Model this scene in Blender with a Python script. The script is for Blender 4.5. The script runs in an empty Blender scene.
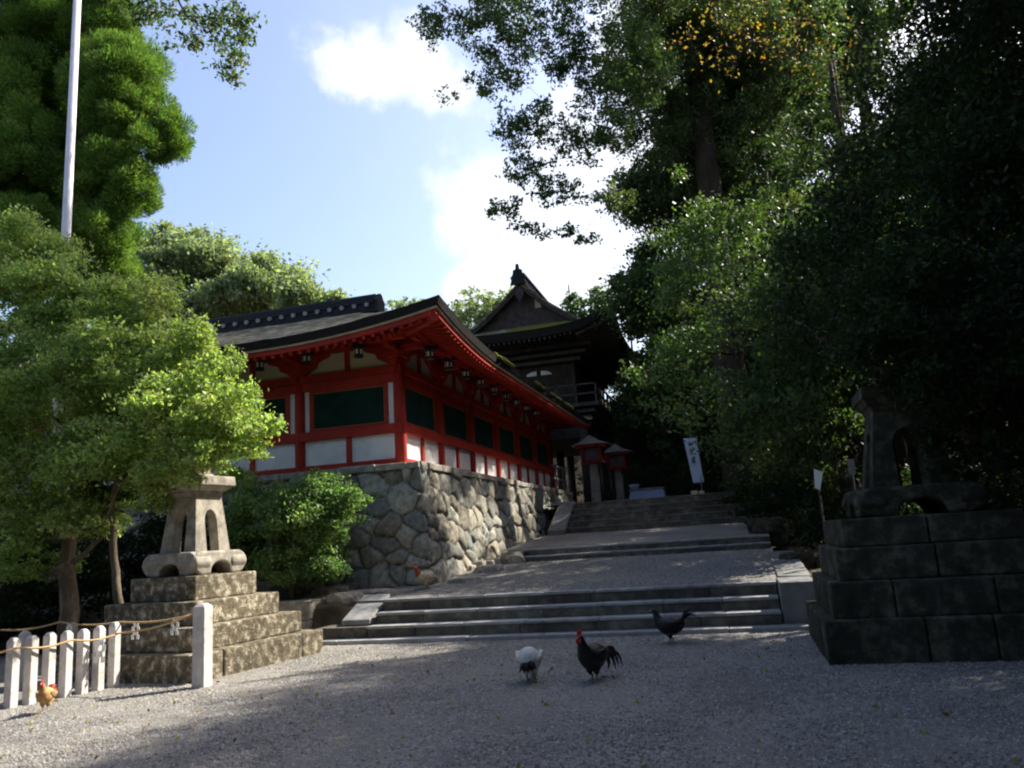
import bpy, bmesh, math, random
import numpy as np
from mathutils import Vector, Matrix
sc = bpy.context.scene
COL = sc.collection
R_ = math.radians
# ------------------------------------------------------------------ camera
CAMP = np.array([0.0, 0.0, 1.5]); FPX = 796.0
_P, _RO, _Y = R_(11.11), R_(-3.68), R_(15.0)
_F0 = np.array([-math.sin(_Y), math.cos(_Y), 0]); _R0 = np.array([math.cos(_Y), math.sin(_Y), 0])
CF = _F0*math.cos(_P)+np.array([0, 0, 1])*math.sin(_P); _U0 = np.cross(_R0, CF)
CR = _R0*math.cos(_RO)+_U0*math.sin(_RO); CU = -_R0*math.sin(_RO)+_U0*math.cos(_RO)
cd = bpy.data.cameras.new('camera'); cam = bpy.data.objects.new('camera', cd); COL.objects.link(cam)
cd.sensor_width = 36.0; cd.lens = FPX/1024*36.0; cd.clip_end = 2000; cd.clip_start = 0.05
m = Matrix(((CR[0], CU[0], -CF[0], CAMP[0]), (CR[1], CU[1], -CF[1], CAMP[1]), (CR[2], CU[2], -CF[2], CAMP[2]), (0, 0, 0, 1)))
cam.matrix_world = m; sc.camera = cam

def at(px, py, **k):          # a point of the photograph taken back to a world plane (survey helper)
    d = CR*(px-512)+CU*(384-py)+CF*FPX
    for a, v in k.items():
        i = 'xyz'.find(a); t = (v-CAMP[i])/d[i]
    return CAMP+d*t
# ------------------------------------------------------------------ light
SUN_EL, SUN_AZ = 42.0, 45.0   # azimuth measured from +x towards +y
w = bpy.data.worlds.new('World'); sc.world = w; w.use_nodes = True
nt = w.node_tree; nt.nodes.clear()
def N(nt, t, **k):
    n = nt.nodes.new(t)
    for a, v in k.items(): setattr(n, a, v)
    return n
out = N(nt, 'ShaderNodeOutputWorld'); bg = N(nt, 'ShaderNodeBackground'); sky = N(nt, 'ShaderNodeTexSky')
sky.sky_type = 'NISHITA'; sky.sun_disc = False; sky.sun_elevation = R_(SUN_EL); sky.sun_rotation = R_(90-SUN_AZ)
sky.air_density = 1.0; sky.dust_density = 3.0; sky.ozone_density = 2.0
bg.inputs[1].default_value = 0.14
tc = N(nt, 'ShaderNodeTexCoord')
nz = N(nt, 'ShaderNodeTexNoise'); nz.inputs['Scale'].default_value = 5.5; nz.inputs['Detail'].default_value = 7; nz.inputs['Roughness'].default_value = .6
nt.links.new(tc.outputs['Generated'], nz.inputs['Vector'])
sb = N(nt, 'ShaderNodeVectorMath', operation='SUBTRACT'); sb.inputs[1].default_value = (.5, .5, .5); nt.links.new(nz.outputs['Color'], sb.inputs[0])
scl = N(nt, 'ShaderNodeVectorMath', operation='SCALE'); scl.inputs['Scale'].default_value = .20; nt.links.new(sb.outputs[0], scl.inputs[0])
wv = N(nt, 'ShaderNodeVectorMath', operation='ADD'); nt.links.new(scl.outputs[0], wv.inputs[0]); nt.links.new(tc.outputs['Generated'], wv.inputs[1])
wn = N(nt, 'ShaderNodeVectorMath', operation='NORMALIZE'); nt.links.new(wv.outputs[0], wn.inputs[0])
def cloud_blob(px, py, w0, w1):
    d = CR*(px-512)+CU*(384-py)+CF*FPX; d = d/np.linalg.norm(d)
    dot = N(nt, 'ShaderNodeVectorMath', operation='DOT_PRODUCT'); dot.inputs[1].default_value = tuple(d)
    nt.links.new(wn.outputs[0], dot.inputs[0])
    mr = N(nt, 'ShaderNodeMapRange'); mr.interpolation_type = 'SMOOTHSTEP'
    mr.inputs[1].default_value = math.cos(R_(w1)); mr.inputs[2].default_value = math.cos(R_(w0))
    nt.links.new(dot.outputs['Value'], mr.inputs[0]); return mr.outputs[0]
blobs = [cloud_blob(345, 45, .3, 3.6), cloud_blob(395, 55, .5, 4.2), cloud_blob(440, 85, .3, 3.2), cloud_blob(470, 195, 1, 4.6), cloud_blob(520, 230, 1, 6), cloud_blob(590, 265, 2, 7),
         cloud_blob(620, 180, 2, 7), cloud_blob(560, 150, 1, 5), cloud_blob(700, 60, 3, 9), cloud_blob(480, 290, 1, 3.6)]
acc = blobs[0]
for b in blobs[1:]:
    mx = N(nt, 'ShaderNodeMath', operation='MAXIMUM'); nt.links.new(acc, mx.inputs[0]); nt.links.new(b, mx.inputs[1]); acc = mx.outputs[0]
noi = N(nt, 'ShaderNodeTexNoise'); noi.inputs['Scale'].default_value = 7.0; noi.inputs['Detail'].default_value = 8; noi.inputs['Roughness'].default_value = .55
nt.links.new(tc.outputs['Generated'], noi.inputs['Vector'])
ad = N(nt, 'ShaderNodeMath', operation='ADD'); nt.links.new(acc, ad.inputs[0]); nt.links.new(noi.outputs['Fac'], ad.inputs[1])
mr = N(nt, 'ShaderNodeMapRange'); mr.interpolation_type = 'SMOOTHSTEP'; mr.inputs[1].default_value = .50; mr.inputs[2].default_value = 1.95
nt.links.new(ad.outputs[0], mr.inputs[0])
mix = N(nt, 'ShaderNodeMix', data_type='RGBA'); mix.inputs[7].default_value = (4.0, 4.05, 4.1, 1)
tint = N(nt, 'ShaderNodeMix', data_type='RGBA', blend_type='MULTIPLY'); tint.inputs[0].default_value = 1; tint.inputs[7].default_value = (1.0, .955, .97, 1)
nt.links.new(sky.outputs[0], tint.inputs[6]); nt.links.new(mr.outputs[0], mix.inputs[0]); nt.links.new(tint.outputs[2], mix.inputs[6])
nt.links.new(mix.outputs[2], bg.inputs[0]); nt.links.new(bg.outputs[0], out.inputs[0])
ld = bpy.data.lights.new('sun', 'SUN'); ld.energy = 5.0; ld.angle = R_(.55); ld.color = (1, .94, .84)
sun = bpy.data.objects.new('sun', ld); COL.objects.link(sun)
sd = Vector((math.cos(R_(SUN_EL))*math.cos(R_(SUN_AZ)), math.cos(R_(SUN_EL))*math.sin(R_(SUN_AZ)), math.sin(R_(SUN_EL))))
sun.rotation_euler = sd.to_track_quat('Z', 'Y').to_euler(); sun.location = (20, 20, 30)
vs = sc.view_settings; vs.view_transform = 'Standard'; vs.look = 'None'; vs.exposure = 1.2; vs.gamma = 1.0; vs.use_curve_mapping = False
sc.cycles.max_bounces = 5; sc.cycles.transparent_max_bounces = 6; sc.cycles.filter_width = 2.1

# ------------------------------------------------------------------ materials
MATS = {}
def mat(name, col, rough=.8, var=.25, scale=4.0, bump=.0, bscale=30, spec=.3, metal=0, col2=None, detail=5, transl=0, attr=None, island=0, stretch=None, macro=0, mscale=.5):
    """noise-varied principled surface; col2 = colour of stains / lichen"""
    M = bpy.data.materials.new(name); M.use_nodes = True; nt = M.node_tree; L = nt.links.new
    bs = nt.nodes['Principled BSDF']; bs.inputs['Roughness'].default_value = rough; bs.inputs['Metallic'].default_value = metal
    bs.inputs['Specular IOR Level'].default_value = spec
    tc = N(nt, 'ShaderNodeTexCoord'); vec = tc.outputs['Object']
    if stretch:
        mp = N(nt, 'ShaderNodeMapping'); mp.inputs['Scale'].default_value = stretch; L(vec, mp.inputs[0]); vec = mp.outputs[0]
    no = N(nt, 'ShaderNodeTexNoise'); no.inputs['Scale'].default_value = scale; no.inputs['Detail'].default_value = detail; no.inputs['Roughness'].default_value = .65
    L(vec, no.inputs['Vector'])
    rp = N(nt, 'ShaderNodeValToRGB'); L(no.outputs['Fac'], rp.inputs[0])
    c = np.array(col[:3]); lo = c*(1-var); hi = np.minimum(c*(1+var), .95)
    if col2 is not None: hi = np.array(col2)
    rp.color_ramp.elements[0].position = .32; rp.color_ramp.elements[1].position = .68
    rp.color_ramp.elements[0].color = (*lo, 1); rp.color_ramp.elements[1].color = (*hi, 1)
    if col2 is not None:
        e = rp.color_ramp.elements.new(.5); e.color = (*c, 1)
    colo = rp.outputs[0]
    if macro:
        mn = N(nt, 'ShaderNodeTexNoise'); mn.inputs['Scale'].default_value = mscale; mn.inputs['Detail'].default_value = 6; mn.inputs['Distortion'].default_value = .6; L(tc.outputs['Object'], mn.inputs['Vector'])
        mp2 = N(nt, 'ShaderNodeMapRange'); mp2.inputs[1].default_value = .3; mp2.inputs[2].default_value = .7; mp2.inputs[3].default_value = 1-macro; mp2.inputs[4].default_value = 1+macro*.8; L(mn.outputs['Fac'], mp2.inputs[0])
        mh = N(nt, 'ShaderNodeHueSaturation'); L(mp2.outputs[0], mh.inputs['Value']); L(colo, mh.inputs['Color']); colo = mh.outputs[0]
    if attr:
        at_ = N(nt, 'ShaderNodeAttribute', attribute_name=attr)
        mm = N(nt, 'ShaderNodeMix', data_type='RGBA', blend_type='MULTIPLY'); mm.inputs[0].default_value = 1
        L(colo, mm.inputs[6]); L(at_.outputs['Color'], mm.inputs[7]); colo = mm.outputs[2]
    if island:
        ge = N(nt, 'ShaderNodeNewGeometry'); hs = N(nt, 'ShaderNodeHueSaturation')
        r1 = N(nt, 'ShaderNodeMapRange'); r1.inputs[3].default_value = 1-island; r1.inputs[4].default_value = 1+island
        L(ge.outputs['Random Per Island'], r1.inputs[0]); L(r1.outputs[0], hs.inputs['Value'])
        r2 = N(nt, 'ShaderNodeMapRange'); r2.inputs[3].default_value = .475; r2.inputs[4].default_value = .52
        L(ge.outputs['Random Per Island'], r2.inputs[0]); L(r2.outputs[0], hs.inputs['Hue'])
        L(colo, hs.inputs['Color']); colo = hs.outputs[0]
    L(colo, bs.inputs['Base Color'])
    if bump:
        n2 = N(nt, 'ShaderNodeTexNoise'); n2.inputs['Scale'].default_value = bscale; n2.inputs['Detail'].default_value = 4
        L(vec, n2.inputs['Vector']); bp = N(nt, 'ShaderNodeBump'); bp.inputs['Strength'].default_value = bump; bp.inputs['Distance'].default_value = .02
        L(n2.outputs['Fac'], bp.inputs['Height']); L(bp.outputs[0], bs.inputs['Normal'])
    if transl:
        tr = N(nt, 'ShaderNodeBsdfTranslucent'); ms = N(nt, 'ShaderNodeMixShader'); ms.inputs[0].default_value = transl
        g = N(nt, 'ShaderNodeMix', data_type='RGBA', blend_type='MULTIPLY'); g.inputs[0].default_value = 1; g.inputs[7].default_value = (1.9, 2.0, .9, 1)
        L(colo, g.inputs[6]); L(g.outputs[2], tr.inputs[0]); L(bs.outputs[0], ms.inputs[1]); L(tr.outputs[0], ms.inputs[2])
        L(ms.outputs[0], nt.nodes['Material Output'].inputs['Surface'])
    MATS[name] = M; return M
mat('gravel', (.235, .218, .19), .95, .35, 26, .9, 60, .15, detail=8, macro=.22, mscale=.7)
mat('earth', (.07, .055, .035), .95, .4, 3, .6, 20, .1)
mat('whitegravel', (.6, .58, .54), .95, .2, 30, .8, 60, .1)
mat('slab', (.27, .265, .25), .85, .3, 5, .4, 40, .25, col2=(.34, .33, .29))
mat('granite', (.30, .27, .22), .9, .4, 6, .5, 50, .2, col2=(.44, .41, .33))
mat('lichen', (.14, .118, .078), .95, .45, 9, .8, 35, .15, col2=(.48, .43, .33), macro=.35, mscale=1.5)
mat('moss_shade', (.048, .046, .032), .95, .4, 6, .6, 35, .15, col2=(.12, .115, .08), macro=.5, mscale=1.3)  # mossy stone, with the deep shade on the right darkened into its colour
mat('wallstone', (.27, .255, .21), .92, .4, 9, .7, 45, .2, col2=(.37, .35, .27), attr='stone', macro=.25, mscale=.9)
mat('vermilion', (.36, .026, .013), .6, .25, 3, .15, 20, .25, macro=.18, mscale=1.6)
mat('redshade', (.13, .013, .010), .8, .3, 5, .1, 20, .15)  # red darkened to paint in the shade on the roofed lanterns
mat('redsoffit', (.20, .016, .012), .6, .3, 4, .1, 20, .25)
mat('plaster', (.74, .73, .70), .9, .08, 2, .05, 30, .1, macro=.10, mscale=2.5)
mat('cream', (.55, .52, .38), .9, .1, 2, 0, 30, .1)
mat('lattice', (.012, .05, .035), .7, .3, 3, .1, 20, .2)
mat('frameochre', (.28, .11, .03), .7, .2, 4, .1, 20, .2)
mat('brass', (.10, .22, .14), .45, .3, 10, 0, 20, .5, metal=.3)
mat('bark_roof', (.21, .175, .105), .95, .6, 5, .9, 25, .1, col2=(.40, .36, .24), macro=.55, mscale=1.4)
mat('roof_edge', (.028, .024, .022), .95, .4, 6, .6, 40, .1, stretch=(1, 1, 8))
mat('tile', (.022, .022, .024), .75, .3, 8, .2, 30, .2)
mat('greytile', (.30, .30, .29), .7, .3, 8, .2, 30, .3)
mat('palewood', (.50, .42, .30), .8, .2, 6, .1, 30, .2)
mat('darkwood', (.075, .060, .055), .85, .4, 4, .3, 25, .2)
mat('greywood', (.20, .19, .17), .85, .3, 4, .3, 25, .2)
mat('moss', (.16, .17, .03), .95, .35, 5, .6, 30, .1, col2=(.10, .09, .07))
mat('bronze', (.05, .06, .055), .5, .4, 10, .1, 30, .5, metal=.5)
mat('paper', (.80, .79, .75), .85, .05, 10, 0, 30, .1)
mat('rope', (.48, .33, .16), .9, .2, 60, .3, 90, .1)
mat('polemetal', (.62, .58, .58), .4, .15, 3, 0, 30, .5)
mat('bark', (.13, .10, .07), .95, .4, 6, .8, 30, .1, col2=(.24, .20, .15), stretch=(1, 1, .3))
mat('barkdark', (.05, .038, .028), .95, .4, 6, .8, 30, .1, stretch=(1, 1, .3))
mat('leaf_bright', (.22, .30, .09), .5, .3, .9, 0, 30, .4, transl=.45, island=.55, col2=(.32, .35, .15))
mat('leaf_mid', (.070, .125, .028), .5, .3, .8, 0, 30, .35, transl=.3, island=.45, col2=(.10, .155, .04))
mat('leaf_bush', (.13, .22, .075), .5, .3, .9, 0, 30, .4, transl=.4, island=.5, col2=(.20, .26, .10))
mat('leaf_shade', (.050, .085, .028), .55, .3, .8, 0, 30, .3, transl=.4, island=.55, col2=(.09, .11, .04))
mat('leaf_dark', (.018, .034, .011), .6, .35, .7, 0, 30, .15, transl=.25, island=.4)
mat('leaf_cedar', (.085, .155, .03), .7, .3, .7, 0, 30, .15, transl=.35, island=.5, col2=(.13, .20, .045))
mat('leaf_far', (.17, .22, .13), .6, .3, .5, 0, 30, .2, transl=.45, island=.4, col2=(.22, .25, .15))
mat('leaf_autumn', (.26, .19, .03), .6, .3, 2, 0, 30, .2, transl=.3, island=.5, col2=(.34, .09, .02))
mat('feather_black', (.008, .008, .010), .45, .4, 20, .3, 60, .4)
mat('feather_white', (.62, .60, .54), .8, .15, 20, .3, 60, .2)
mat('feather_cream', (.60, .50, .32), .8, .2, 20, .3, 60, .2)
mat('feather_gold', (.40, .22, .08), .8, .3, 25, .4, 60, .2, col2=(.55, .42, .26))
mat('feather_rust', (.30, .06, .03), .7, .3, 25, .3, 60, .3)
mat('comb_red', (.50, .02, .02), .5, .15, 20, 0, 30, .4)
mat('shank', (.28, .25, .18), .7, .2, 20, 0, 30, .3)
mat('ink', (.06, .08, .14), .8, .1, 5, 0, 30, .1)
mat('bannercloth', (.50, .56, .70), .85, .06, 5, 0, 30, .1)
mat('cloth_blue', (.30, .36, .50), .85, .1, 5, 0, 30, .1)
mat('red_cloth', (.35, .02, .02), .85, .1, 5, 0, 30, .1)
mat('skin', (.45, .26, .18), .6, .1, 5, 0, 30, .3)
mat('hair', (.01, .008, .008), .6, .1, 5, 0, 30, .3)

# ------------------------------------------------------------------ helpers
def tag(o, label=None, cat=None, group=None, kind=None):
    if label: o['label'] = label
    if cat: o['category'] = cat
    if group: o['group'] = group
    if kind: o['kind'] = kind
    return o
def empty(name, loc, label, cat, group=None):
    o = bpy.data.objects.new(name, None); COL.objects.link(o); o.location = loc; o.empty_display_size = .3
    return tag(o, label, cat, group)
def link(name, me, parent=None, m=None):
    if m is not None and not me.materials: me.materials.append(MATS[m])
    o = bpy.data.objects.new(name, me); COL.objects.link(o)
    if parent is not None:
        o.parent = parent; o.matrix_parent_inverse = Matrix.Translation(-Vector(parent.location)) if parent.type == 'EMPTY' and parent.parent is None else Matrix.Identity(4)
        if parent.type != 'EMPTY': o.matrix_parent_inverse = Matrix.Identity(4)
    return o
class MB:
    def __init__(s): s.v = []; s.f = []
    def add(s, vs, fs):
        n = len(s.v); s.v += [tuple(map(float, p)) for p in vs]; s.f += [tuple(i+n for i in f) for f in fs]; return s
    def box(s, x0, x1, y0, y1, z0, z1):
        return s.add([(x0, y0, z0), (x1, y0, z0), (x1, y1, z0), (x0, y1, z0), (x0, y0, z1), (x1, y0, z1), (x1, y1, z1), (x0, y1, z1)],
                     [(3, 2, 1, 0), (4, 5, 6, 7), (0, 1, 5, 4), (1, 2, 6, 5), (2, 3, 7, 6), (3, 0, 4, 7)])
    def frus(s, cx, cy, z0, z1, a0, b0, a1, b1):
        return s.add([(cx-a0, cy-b0, z0), (cx+a0, cy-b0, z0), (cx+a0, cy+b0, z0), (cx-a0, cy+b0, z0), (cx-a1, cy-b1, z1), (cx+a1, cy-b1, z1), (cx+a1, cy+b1, z1), (cx-a1, cy+b1, z1)],
                     [(3, 2, 1, 0), (4, 5, 6, 7), (0, 1, 5, 4), (1, 2, 6, 5), (2, 3, 7, 6), (3, 0, 4, 7)])
    def obox(s, p, q, wdt, hgt, up=(0, 0, 1)):
        p = np.array(p, float); q = np.array(q, float); d = q-p; d /= np.linalg.norm(d); up = np.array(up, float)
        sd = np.cross(d, up); sd /= np.linalg.norm(sd); u = np.cross(sd, d); a = sd*wdt/2; b = u*hgt/2
        return s.add([p-a-b, p+a-b, p+a+b, p-a+b, q-a-b, q+a-b, q+a+b, q-a+b], [(3, 2, 1, 0), (4, 5, 6, 7), (0, 1, 5, 4), (1, 2, 6, 5), (2, 3, 7, 6), (3, 0, 4, 7)])
    def tube(s, pts, rad, n=8, sq=None):
        pts = [np.array(p, float) for p in pts]; m = len(pts); rings = []
        prev = None
        for i, p in enumerate(pts):
            d = pts[min(i+1, m-1)]-pts[max(i-1, 0)]; d = d/(np.linalg.norm(d)+1e-9)
            if prev is None:
                a = np.array([0, 0, 1.]) if abs(d[2]) < .9 else np.array([1., 0, 0]); a = a-d*(a@d)
            else: a = prev-d*(prev@d)
            a /= np.linalg.norm(a)+1e-9; prev = a; b = np.cross(d, a)
            r = rad[i] if hasattr(rad, '__len__') else rad
            ra, rb = (r if hasattr(r, '__len__') else (r, r))
            for k in range(n):
                t = 2*math.pi*k/n; rings.append(p+a*ra*math.cos(t)+b*rb*math.sin(t))
        fs = []
        for i in range(m-1):
            for k in range(n): fs.append((i*n+k, i*n+(k+1) % n, (i+1)*n+(k+1) % n, (i+1)*n+k))
        fs.append(tuple(range(n-1, -1, -1))); fs.append(tuple((m-1)*n+k for k in range(n)))
        return s.add(rings, fs)
    def lathe(s, c, prof, n=16):
        vs = []; fs = []
        for r, z in prof:
            for k in range(n): vs.append((c[0]+r*math.cos(2*math.pi*k/n), c[1]+r*math.sin(2*math.pi*k/n), c[2]+z))
        for i in range(len(prof)-1):
            for k in range(n): fs.append((i*n+k, i*n+(k+1) % n, (i+1)*n+(k+1) % n, (i+1)*n+k))
        fs.append(tuple(range(n-1, -1, -1))); fs.append(tuple((len(prof)-1)*n+k for k in range(n)))
        return s.add(vs, fs)
    def prism(s, poly, o, u, v, nrm, th):
        o, u, v, nrm = [np.array(q, float) for q in (o, u, v, nrm)]; n = len(poly)
        a = [o+u*p[0]+v*p[1] for p in poly]; b = [q+nrm*th for q in a]
        return s.add(a+b, [tuple(range(n-1, -1, -1)), tuple(range(n, 2*n))]+[(i, (i+1) % n, n+(i+1) % n, n+i) for i in range(n)])
    def grid(s, P, close=False):
        nu, nv = P.shape[:2]; fs = [(i*nv+j, (i+1)*nv+j, (i+1)*nv+j+1, i*nv+j+1) for i in range(nu-1) for j in range(nv-1)]
        return s.add(P.reshape(-1, 3), fs)
    def build(s, name, m, parent=None, smooth=False, bevel=0, sub=0, fix=True):
        me = bpy.data.meshes.new(name); me.from_pydata(s.v, [], s.f)
        if fix:
            bm = bmesh.new(); bm.from_mesh(me); bmesh.ops.recalc_face_normals(bm, faces=bm.faces); bm.to_mesh(me); bm.free()
        if smooth: me.shade_smooth()
        o = link(name, me, parent, m)
        if bevel:
            b = o.modifiers.new('bevel', 'BEVEL'); b.width = bevel; b.segments = 2; b.limit_method = 'ANGLE'
        if sub:
            b = o.modifiers.new('sub', 'SUBSURF'); b.levels = sub; b.render_levels = sub
        return o
def np_mesh(name, V, F, mats, parent=None, smooth=False, attr=None):
    V = np.ascontiguousarray(V, dtype=np.float32); F = np.ascontiguousarray(F, dtype=np.int32); me = bpy.data.meshes.new(name)
    nf, k = F.shape
    me.vertices.add(len(V)); me.vertices.foreach_set('co', V.ravel()); me.loops.add(nf*k); me.loops.foreach_set('vertex_index', F.ravel())
    me.polygons.add(nf); me.polygons.foreach_set('loop_start', np.arange(0, nf*k, k, dtype=np.int32))
    me.update(calc_edges=True)
    if smooth: me.shade_smooth()
    if attr is not None:
        a = me.color_attributes.new('stone', 'FLOAT_COLOR', 'POINT'); a.data.foreach_set('color', np.ascontiguousarray(attr, dtype=np.float32).ravel())
    return link(name, me, parent, mats)
def dup(root, loc, label=None, group=None, rotz=None, scale=None):
    def cp(o, par):
        c = o.copy(); COL.objects.link(c); c.parent = par
        if par is not None: c.matrix_parent_inverse = o.matrix_parent_inverse.copy()
        for ch in [q for q in list(o.children)]: cp(ch, c)
        return c
    r = cp(root, None); r.location = loc
    if rotz is not None: r.rotation_euler = (0, 0, rotz)
    if scale: r.scale = (scale,)*3
    if label: r['label'] = label
    if group: r['group'] = group
    return r
_pr = np.random.RandomState(5); _PT = _pr.rand(64, 64)
def vn(x, y, s):
    x = np.asarray(x)*s+100.3; y = np.asarray(y)*s+57.7; xi = np.floor(x).astype(int); yi = np.floor(y).astype(int); fx = x-xi; fy = y-yi
    fx = fx*fx*(3-2*fx); fy = fy*fy*(3-2*fy); g = lambda a, b: _PT[a % 64, b % 64]
    return (g(xi, yi)*(1-fx)+g(xi+1, yi)*fx)*(1-fy)+(g(xi, yi+1)*(1-fx)+g(xi+1, yi+1)*fx)*fy-.5
def sm(a, b, x): t = np.clip((np.asarray(x, float)-a)/(b-a), 0, 1); return t*t*(3-2*t)

# ------------------------------------------------------------------ ground
def ground_z(x, y):
    x = np.asarray(x, float); y = np.asarray(y, float)
    z = .52*sm(12.7, 13.3, y)+np.clip(y-13.2, 0, 10.4)*.055+1.0*sm(24.2, 25.5, y)
    z = np.where(x < -7.0, np.where(y < 16, .60*sm(13.05, 13.25, y)+0*z, z), z)
    hill = sm(3.5, 6, x)*np.clip(x-3.5, 0, 22)*.40*sm(9, 14, y)
    hill2 = sm(43, 58, y)*sm(-22, -8, x)*9+sm(30, 40, y)*sm(.5, 4, x)*4
    return z+hill+hill2+vn(x, y, .35)*.10*sm(13, 16, y)*sm(1.2, 3, x)
def build_ground():
    xs = np.concatenate([np.array([-400, -200, -100, -60, -40]), np.arange(-30, -8.2, .6), np.arange(-8.2, 4, .12), np.arange(4, 34, .6), [40, 60, 100, 200, 400]])
    ys = np.concatenate([np.array([-200, -80, -30, -10, 0]), np.arange(1, 12, .4), np.arange(12, 14.2, .1), np.arange(14.3, 30, .3), np.arange(30, 70, 1.5), [80, 120, 200, 400]])
    X, Y = np.meshgrid(xs, ys, indexing='ij'); Z = ground_z(X, Y)
    path = ((X > -6.4) & (X < .95) & (Y > 12.35) & (Y < 24.9)); Z = np.where(path, Z-.12, Z)
    Z = np.where((Y < 12.1), Z-0+vn(X, Y, 1.3)*.012, Z)
    P = np.stack([X, Y, Z], -1); nu, nv = X.shape
    idx = np.arange(nu*nv).reshape(nu, nv)
    F = np.stack([idx[:-1, :-1], idx[1:, :-1], idx[1:, 1:], idx[:-1, 1:]], -1).reshape(-1, 4)
    o = np_mesh('ground', P.reshape(-1, 3), F, 'earth', smooth=True)
    tag(o, kind='structure')
build_ground()
def sheet(name, m, x0, x1, y0, y1, zf, n=(60, 60), amp=.01, edge=0):
    xs = np.linspace(x0, x1, n[0]); ys = np.linspace(y0, y1, n[1]); X, Y = np.meshgrid(xs, ys, indexing='ij')
    if edge: X = X+np.where(np.arange(n[0])[:, None] == 0, vn(Y, X, .8)*edge, 0)
    Z = zf(X, Y)+vn(X, Y, 1.7)*amp+vn(X, Y, 4)*amp*.5
    idx = np.arange(n[0]*n[1]).reshape(n); F = np.stack([idx[:-1, :-1], idx[1:, :-1], idx[1:, 1:], idx[:-1, 1:]], -1).reshape(-1, 4)
    o = np_mesh(name, np.stack([X, Y, Z], -1).reshape(-1, 3), F, m, smooth=True); tag(o, kind='structure'); return o
sheet('gravel_forecourt', 'gravel', -40, 30, -20, 12.16, lambda X, Y: .022+0*X, (280, 140), .012)
sheet('gravel_verge', 'gravel', -8.0, -6.2, 12.16, 13.0, lambda X, Y: .02+0*X, (20, 10), .01)
sheet('gravel_path', 'gravel', -6.6, .62, 13.2, 18.15, lambda X, Y: .63+(Y-13.2)*.074, (80, 60), .02)
sheet('upper_gravel_path', 'gravel', -5.6, .62, 18.8, 23.5, lambda X, Y: 1.265+(Y-18.8)*.07, (60, 50), .02)
sheet('terrace_gravel', 'gravel', -6.0, 3.6, 25.2, 60, lambda X, Y: 2.52+0*X, (40, 80), .01)
# pebbles scattered over the gravel: what nobody could count
def pebbles(name, n, box, zf, seed, size=(.008, .02), m='gravel'):
    r = np.random.RandomState(seed); x = r.uniform(box[0], box[1], n); y = box[2]+(box[3]-box[2])*r.rand(n)**1.3; s = r.uniform(*size, n)
    base = np.array([(1, 0, 0), (0, 1, 0), (-1, 0, 0), (0, -1, 0), (0, 0, .8)]); F0 = np.array([(0, 1, 4), (1, 2, 4), (2, 3, 4), (3, 0, 4)])
    a = r.uniform(0, 6.28, n); ca, sa = np.cos(a), np.sin(a)
    bx = base[None, :, 0]*ca[:, None]-base[None, :, 1]*sa[:, None]*.7; by = base[None, :, 0]*sa[:, None]+base[None, :, 1]*ca[:, None]*.7
    V = np.stack([x[:, None]+bx*s[:, None], y[:, None]+by*s[:, None], zf(x, y)[:, None]+base[None, :, 2]*s[:, None]], -1)
    F = (F0[None]+5*np.arange(n)[:, None, None]).reshape(-1, 3)
    o = np_mesh(name, V.reshape(-1, 3), F, m); tag(o, kind='stuff'); return o
mat('pebble', (.23, .22, .20), .9, .3, 8, 0, 30, .2, island=.5)
o = pebbles('loose_gravel', 90000, (-9.5, 3.2, 3.5, 12.1), lambda x, y: .022+0*x, 3, m='pebble')
tag(o, 'loose grey pebbles scattered over the forecourt in front of the steps', 'gravel')
o = pebbles('path_pebbles', 14000, (-6, .4, 13.2, 18.1), lambda x, y: .635+(y-13.2)*.074, 4, m='pebble')
tag(o, 'loose pebbles on the sloping gravel path above the lowest steps', 'gravel')
# fallen leaves / litter
def litter(name, n, box, zf, seed, m, size, label, cat='leaves'):
    r = np.random.RandomState(seed); x = r.uniform(box[0], box[1], n); y = r.uniform(box[2], box[3], n)
    c = np.stack([x, y, zf(x, y)+.01], -1); V, F = leaf_quads(r, c, size, .35); o = np_mesh(name, V, F, m); tag(o, label, cat, kind='stuff')

# ------------------------------------------------------------------ foliage tools
def leaf_quads(r, C, size, flat=.7, narrow=.5):
    n = len(C); nr = r.normal(size=(n, 3)); nr[:, 2] = nr[:, 2]*flat+(1-flat)*1.6; nr /= np.linalg.norm(nr, axis=1)[:, None]
    a = r.normal(size=(n, 3)); a -= nr*(a*nr).sum(1)[:, None]; a /= np.linalg.norm(a, axis=1)[:, None]; b = np.cross(nr, a)
    L = size*r.uniform(.6, 1.35, n)[:, None]*.5; a = a*L; b = b*L*narrow*r.uniform(.7, 1.3, n)[:, None]
    V = np.stack([C-a, C+b-a*.1, C+a, C-b-a*.1], 1).reshape(-1, 3); F = np.arange(4*n).reshape(n, 4); return V, F
def clumps_in(r, blobs):
    out = []
    for b in blobs:
        cx, cy, cz, rx, ry, rz, n, rc = b[:8]
        d = r.normal(size=(n, 3)); d /= np.linalg.norm(d, axis=1)[:, None]; rr = r.rand(n)**(1/2.6)
        p = np.array([cx, cy, cz])+d*rr[:, None]*np.array([rx, ry, rz]); rs = rc*r.uniform(.55, 1.35, n)
        out.append(np.concatenate([p, rs[:, None]], 1))
    return np.concatenate(out)
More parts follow.
